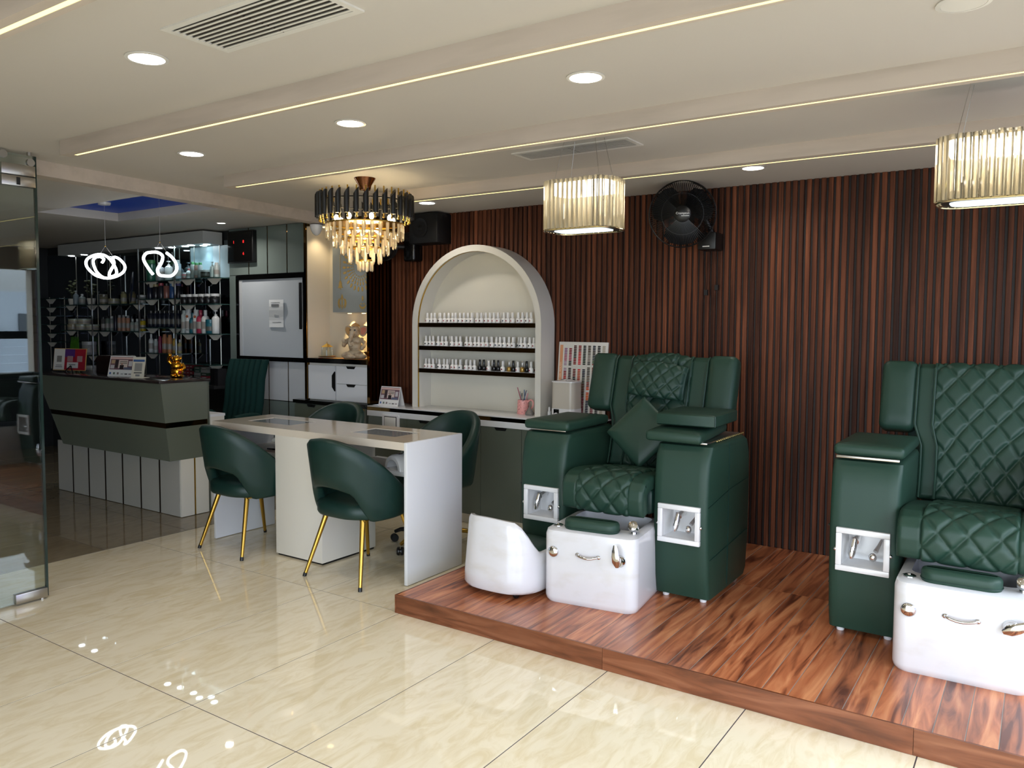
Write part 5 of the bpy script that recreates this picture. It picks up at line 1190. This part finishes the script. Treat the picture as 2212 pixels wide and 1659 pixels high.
for ti, (r_, nn, zt, hh_) in enumerate(tiers):
    MB().path([(r_*math.cos(2*PI*k/40), r_*math.sin(2*PI*k/40), zt+.004) for k in range(40)], .005, 6, True).build('tier_ring', GOLD, ch, smooth=60)
    cm = MB(); w2 = .0115
    rings = [[(w2*s*math.cos(2*PI*k/6), w2*s*.6*math.sin(2*PI*k/6), z) for k in range(6)] for z, s in ((0, .6), (-.006, 1), (-hh_+.02, 1), (-hh_+.008, .95), (-hh_, .4))]
    cme = cm.loft(rings).mesh('crystal_drop', CRY, smooth=0)
    for k in range(nn):
        a = 2*PI*(k+.5*(ti % 2))/nn; inst('crystal_drop', cme, ch, (r_*math.cos(a), r_*math.sin(a), zt), (0, 0, a+PI/2))
    if ti < 4: MB().lathe([(r_, zt+.006), (r_*.9, zt+.008)], 24).build('tier_plate', mat('chand_plate', 'caa24a', .25, metal=1), ch)
BULB = emis('bulb_warm', (1, .82, .5), 60)
for k in range(8):
    a = 2*PI*k/8+.2; o = MB().ball((.175*math.cos(a), .175*math.sin(a), -.250), (.014, .014, .02), 10, 6).build('bulb', BULB, ch)
for k in range(5):
    a = 2*PI*k/5; MB().ball((.10*math.cos(a), .10*math.sin(a), -.325), (.011, .011, .016), 8, 5).build('bulb', BULB, ch)
for zz, en, sz in ((-.31, 5, .10), (-.36, 3, .07), (-.41, 2.2, .05), (-.47, 1.6, .03)):
    l = bpy.data.lights.new('chandelier_lamp', 'POINT'); l.energy = en; l.color = (1, .78, .45); l.shadow_soft_size = sz
    lo = bpy.data.objects.new('chandelier_lamp', l); COL.objects.link(lo); lo.parent = ch; lo.location = (0, 0, zz)
# fluted crystal pendants
AMBER = crystal('champagne_crystal', 'efe0bd', .42, .5, (1, .95, .85))
PDIF = emis('pendant_diffuser', (.80, .95, 1), 1.6); PINN = emis('pendant_inner', (1, .97, .9), 7)
def pendant(x, y, label):
    t = thing('pendant_lamp', label, 'pendant lamp', (x, y, H), 0, 'fluted crystal pendant lamps')
    ztop, zbot = -.205, -.435; W_, D_, rc = .365, .235, .085
    out = rrect(W_, D_, rc, 8)
    # even spacing along the outline
    P = [Vector((a, b, 0)) for a, b in out]; P.append(P[0]); L = [0]
    for i in range(1, len(P)): L.append(L[-1]+(P[i]-P[i-1]).length)
    N = 42; pm = MB(); w2 = L[-1]/N/2*.93
    pm.loft([[(-w2, 0, z), (-w2*.4, -.007, z), (w2*.4, -.007, z), (w2, 0, z), (0, .008, z)] for z in (zbot, ztop)]); pme = pm.mesh('crystal_bar', AMBER, smooth=0)
    for k in range(N):
        s = L[-1]*k/N; j = max(i for i in range(len(L)) if L[i] <= s+1e-9); j = min(j, len(P)-2); f = (s-L[j])/max(1e-9, L[j+1]-L[j]); p = P[j].lerp(P[j+1], f); d = (P[j+1]-P[j])
        inst('crystal_bar', pme, t, (p.x, p.y, random.uniform(-.002, .002)), (0, 0, math.atan2(d.y, d.x)+PI))
    MB().loft([[(a, b, z) for a, b in rrect(W_-.03, D_-.03, rc-.015, 8)] for z in (zbot-.004, zbot+.0)]).build('bottom_frame', BLACK, t, smooth=40)
    MB().loft([[(a, b, z) for a, b in rrect(W_-.085, D_-.085, rc-.035, 8)] for z in (zbot-.0065, zbot-.0042)]).build('diffuser', PDIF, t, smooth=40)
    MB().loft([[(a, b, z) for a, b in rrect(W_-.05, D_-.05, rc-.02, 8)] for z in (ztop-.012, ztop-.006)]).build('top_plate', CHROME, t, smooth=40)
    MB().loft([[(a, b, z) for a, b in rrect(W_-.07, D_-.07, rc-.03, 8)] for z in (ztop-.06, ztop-.0125)]).build('led_ring', PINN, t, smooth=40)
    MB().path([(a, b, zbot-.005) for a, b in rrect(W_+.004, D_+.004, rc, 8)], .004, 6, True).build('rim', mat('champagne_rim', 'cbbf9c', .2, metal=1), t)
    for sx in (-1, 1):
        for sy in (-1, 1): MB().tube((sx*W_*.22, sy*D_*.20, 0), (sx*W_*.33, sy*D_*.33, ztop-.006), .0012, n=5).build('wire', STEEL, t)
    l = bpy.data.lights.new('pendant_lamp_light', 'POINT'); l.energy = 1.6; l.color = (1, .95, .86); l.shadow_soft_size = .05
    lo = bpy.data.objects.new('pendant_lamp_light', l); COL.objects.link(lo); lo.parent = t; lo.location = (0, 0, -.30)
pendant(2.665, 1.575, 'fluted crystal pendant lamp hanging left of the wall fan'); pendant(4.345, 1.575, 'fluted crystal pendant lamp cut off by the frame edge')
# looping neon lamps
NEON = emis('neon_white', (.90, .96, 1), 6)
def loop_lamp(x, y, zc, pts, label, s):
    t = thing('loop_lamp', label, 'pendant lamp', (x, y, H+.07), 0, 'white looping neon pendants'); dz = zc-(H+.07)
    # lamp faces the entrance: its own x axis is turned towards the camera side
    c, sn = math.cos(R(60)), math.sin(R(60))
    P = []
    for (u, v, d) in pts: P.append((u*.86*s*c-d*sn, u*.86*s*sn+d*c, dz-v*s))
    P = crom(P, 8); MB().path(P, .0105, 10).build('neon_tube', NEON, t, smooth=60)
    top = max(p.z for p in P)
    MB().tube((0, 0, 0), (0, 0, dz+.17), .0014, n=5).tube((0, 0, dz+.17), (-.045*c, -.045*sn, top-.01), .001, n=5).tube((0, 0, dz+.17), (.055*c, .055*sn, top-.015), .001, n=5).build('wire', STEEL, t)
    MB().lathe([(.045, -.018), (.05, 0)], 18).build('ceiling_rose', WHITE_GLOSS, t); MB().ball((0, 0, dz+.17), .006, 8, 5).build('joint', GOLD, t)
sA = 1/4.609/262
ptsA = [(-40, -45, .06), (-20, -85, .05), (-80, -105, .02), (-125, -55, -.02), (-95, 45, -.06), (-20, 105, -.06), (80, 95, -.02), (175, 40, .05), (195, -30, .08), (130, -95, .05), (75, -95, 0), (85, -30, -.05), (40, 50, -.06), (40, 90, .0), (105, 60, .05), (95, -10, .06), (20, -105, .06), (-75, -125, .04), (-180, -75, -.02), (-190, 0, -.05), (-110, 80, -.07), (-10, 110, -.06)]
loop_lamp(-1.755, 1.70, 1.945, ptsA, 'closed looping neon pendant, the one nearer the glass door', sA)
sB = 1/4.88/285
ptsB = [(-87, 105, -.06), (-130, 55, -.07), (-187, -45, -.05), (-160, -110, 0), (-102, -133, .05), (-20, -135, .06), (30, -95, .03), (10, -20, -.03), (-35, 50, -.06), (-20, 105, -.06), (40, 115, -.03), (130, 105, .02), (190, 40, .07), (185, -30, .08), (140, -90, .06), (75, -130, .02)]
loop_lamp(-1.005, 1.70, 1.935, ptsB, 'open S-shaped looping neon pendant, the one nearer the clock', sB)

# ================================================================== WALL FANS AND SPEAKER
def wall_fan(name, label, loc, yawd, pitchd, r, logo=True):
    t = thing(name, label, 'fan', loc); t.rotation_euler = (R(pitchd), 0, R(yawd))
    # local: fan axis along -y (front), disc in xz
    cg = MB(); n_ = 96
    for yy, rr_ in ((-.05, r*.99), (0, r), (.05, r*.99)): cg.path([(rr_*math.cos(2*PI*k/40), yy, rr_*math.sin(2*PI*k/40)) for k in range(40)], .003, 5, True)
    for yy, rr_ in ((-.078, r*.62), (.075, r*.62)): cg.path([(rr_*math.cos(2*PI*k/36), yy, rr_*math.sin(2*PI*k/36)) for k in range(36)], .0012, 4, True)
    for k in range(n_):
        a = 2*PI*k/n_; c, s_ = math.cos(a), math.sin(a)
        for sg in (-1, 1): cg.path([(.05*c, sg*.09, .05*s_), (r*.6*c, sg*.079, r*.6*s_), (r*.9*c, sg*.06, r*.9*s_), (r*c, sg*.03, r*s_)], .0016, 3)
    cg.build('cage', BLACK, t, smooth=60)
    for k in range(3):
        a0 = 2*PI*k/3+.5; bl = MB(); rings = []
        for f, wd, tw in ((.18, .5, .03), (.4, .72, .03), (.65, .78, .03), (.85, .62, .025), (.93, .35, .02)):
            rr_ = r*f; rings.append([(rr_*math.cos(a0+wd*u*1.05), tw*u*1.4-.01+.0025*v, rr_*math.sin(a0+wd*u*1.1)) for u, v in ((-1, 0), (0, 1), (1, 0), (0, -1))])
        bl.loft(rings).build('blade', mat('blade_black', '0b0b0c', .75, spec=.2), t, smooth=60)
    h = MB().lathe([(.055, 0), (.055, .012), (.048, .022), (.01, .026)], 24); h.xf(Matrix.Translation((0, -.072, 0)) @ Matrix.Rotation(R(90), 4, 'X')); hb = h.build('hub', BLACK, t, smooth=50)
    MB().tube((0, .05, 0), (0, .17, -.02), .055, .045, 18).build('motor', BLACK, t)
    if logo:
        text('lettering', 'Crompton', .019, (0, -.0985, .004), (R(90), 0, 0), mat('logo_white', 'dcdcdc', .4), hb, .0003); MB().bx(-.008, .040, -.0987, -.0982, -.0135, -.0105).build('logo_bar', MATS['logo_white'], hb, smooth=0)
    return t
f1 = wall_fan('wall_fan', 'large black wall fan on the slatted wall beside the pendant', (2.612, 2.955, 2.192), 23, 6, .205)
fb = thing('fan_control_box', 'black control box with pull cords under the large wall fan', 'control box', (2.72, 3.155, 2.03))
MB().bx(-.065, .055, -.045, .105, -.05, .06).build('case', BLACK, fb, bevel=.01); MB().bx(-.03, .015, -.0465, -.0455, -.032, -.026).build('badge', CAST, fb, smooth=0)
MB().tube((.0, .08, .04), (-.04, .0, .17), .018, n=12).build('arm', BLACK, fb)
for x, zz in ((-.035, -.30), (.035, -.27)): MB().tube((x, .0, -.05), (x, .05, zz), .0015, n=5).bx(x-.011, x+.011, .04, .06, zz-.035, zz).build('pull_cord', BLACK, fb)
wall_fan('wall_fan', 'small dark wall fan half hidden behind the chandelier', (.045, 3.02, 2.115), 30, 8, .10, False)
fh = thing('fan_bracket', 'glossy black bracket of the small wall fan', 'fan bracket', (.20, 3.19, 2.13))
MB().bx(-.06, .06, -.05, .07, -.12, .12).build('case', mat('wrinkled_black', '0a0a0b', .25, bump=(40, 1.0)), fh, bevel=.02, seg=3)
MB().tube((-.05, -.02, 0), (-.10, -.10, 0), .02, n=10).build('arm', BLACK, fh)
sp_ = thing('speaker', 'black box speaker under the ceiling on the slatted wall', 'speaker', (.405, 3.17, 2.262))
MB().bx(-.145, .145, -.09, .092, -.12, .115).build('cabinet', mat('speaker_black', '08080a', .5), sp_, bevel=.008)
c_ = MB().lathe([(.078, 0), (.078, .004), (.065, .002), (.03, -.004), (.02, .004)], 28); c_.xf(Matrix.Translation((-.03, -.0915, .0)) @ Matrix.Rotation(R(90), 4, 'X')); c_.build('cone', mat('cone_black', '121214', .35), sp_, smooth=50)
# ================================================================== GLASS DOOR
gd_ = thing('glass_door', 'frameless glass door leaf with steel patch fittings at the edge of the picture', 'glass door', (.07, 0, 0))
DG = glass('door_glass', (.86, .92, .90), .75)
MB().bx(-.006, .006, -.62, .2885, .012, 2.372).build('pane', DG, gd_, smooth=0)
EDGE = mat('glass_edge', '20302c', .1)
MB().bx(-.0066, .0066, .289, .3020, .012, 2.372).build('pane_edge', EDGE, gd_, smooth=0)
MB().bx(-.018, .018, .130, .293, .010, .062).build('patch_fitting', STEEL, gd_, bevel=.003)
MB().bx(-.016, .016, .125, .292, 2.262, 2.318).build('patch_fitting', STEEL, gd_, bevel=.003); MB().bx(-.016, .016, .125, .292, 2.205, 2.258).build('patch_fitting', STEEL, gd_, bevel=.003)
MB().bx(.0165, .020, .196, .213, 2.212, 2.25).build('latch', BLACK, gd_, smooth=0)
MB().tube((.0065, .268, 2.335), (.022, .268, 2.335), .020, n=20).build('clamp', STEEL, gd_); MB().tube((.0065, .135, 2.36), (.022, .135, 2.36), .020, n=20).build('clamp', STEEL, gd_)
MB().tube((.0, .27, 2.372), (.0, .27, 2.39), .012, n=10).tube((0, .27, 0), (0, .27, .012), .012, n=10).build('pivot', STEEL, gd_)
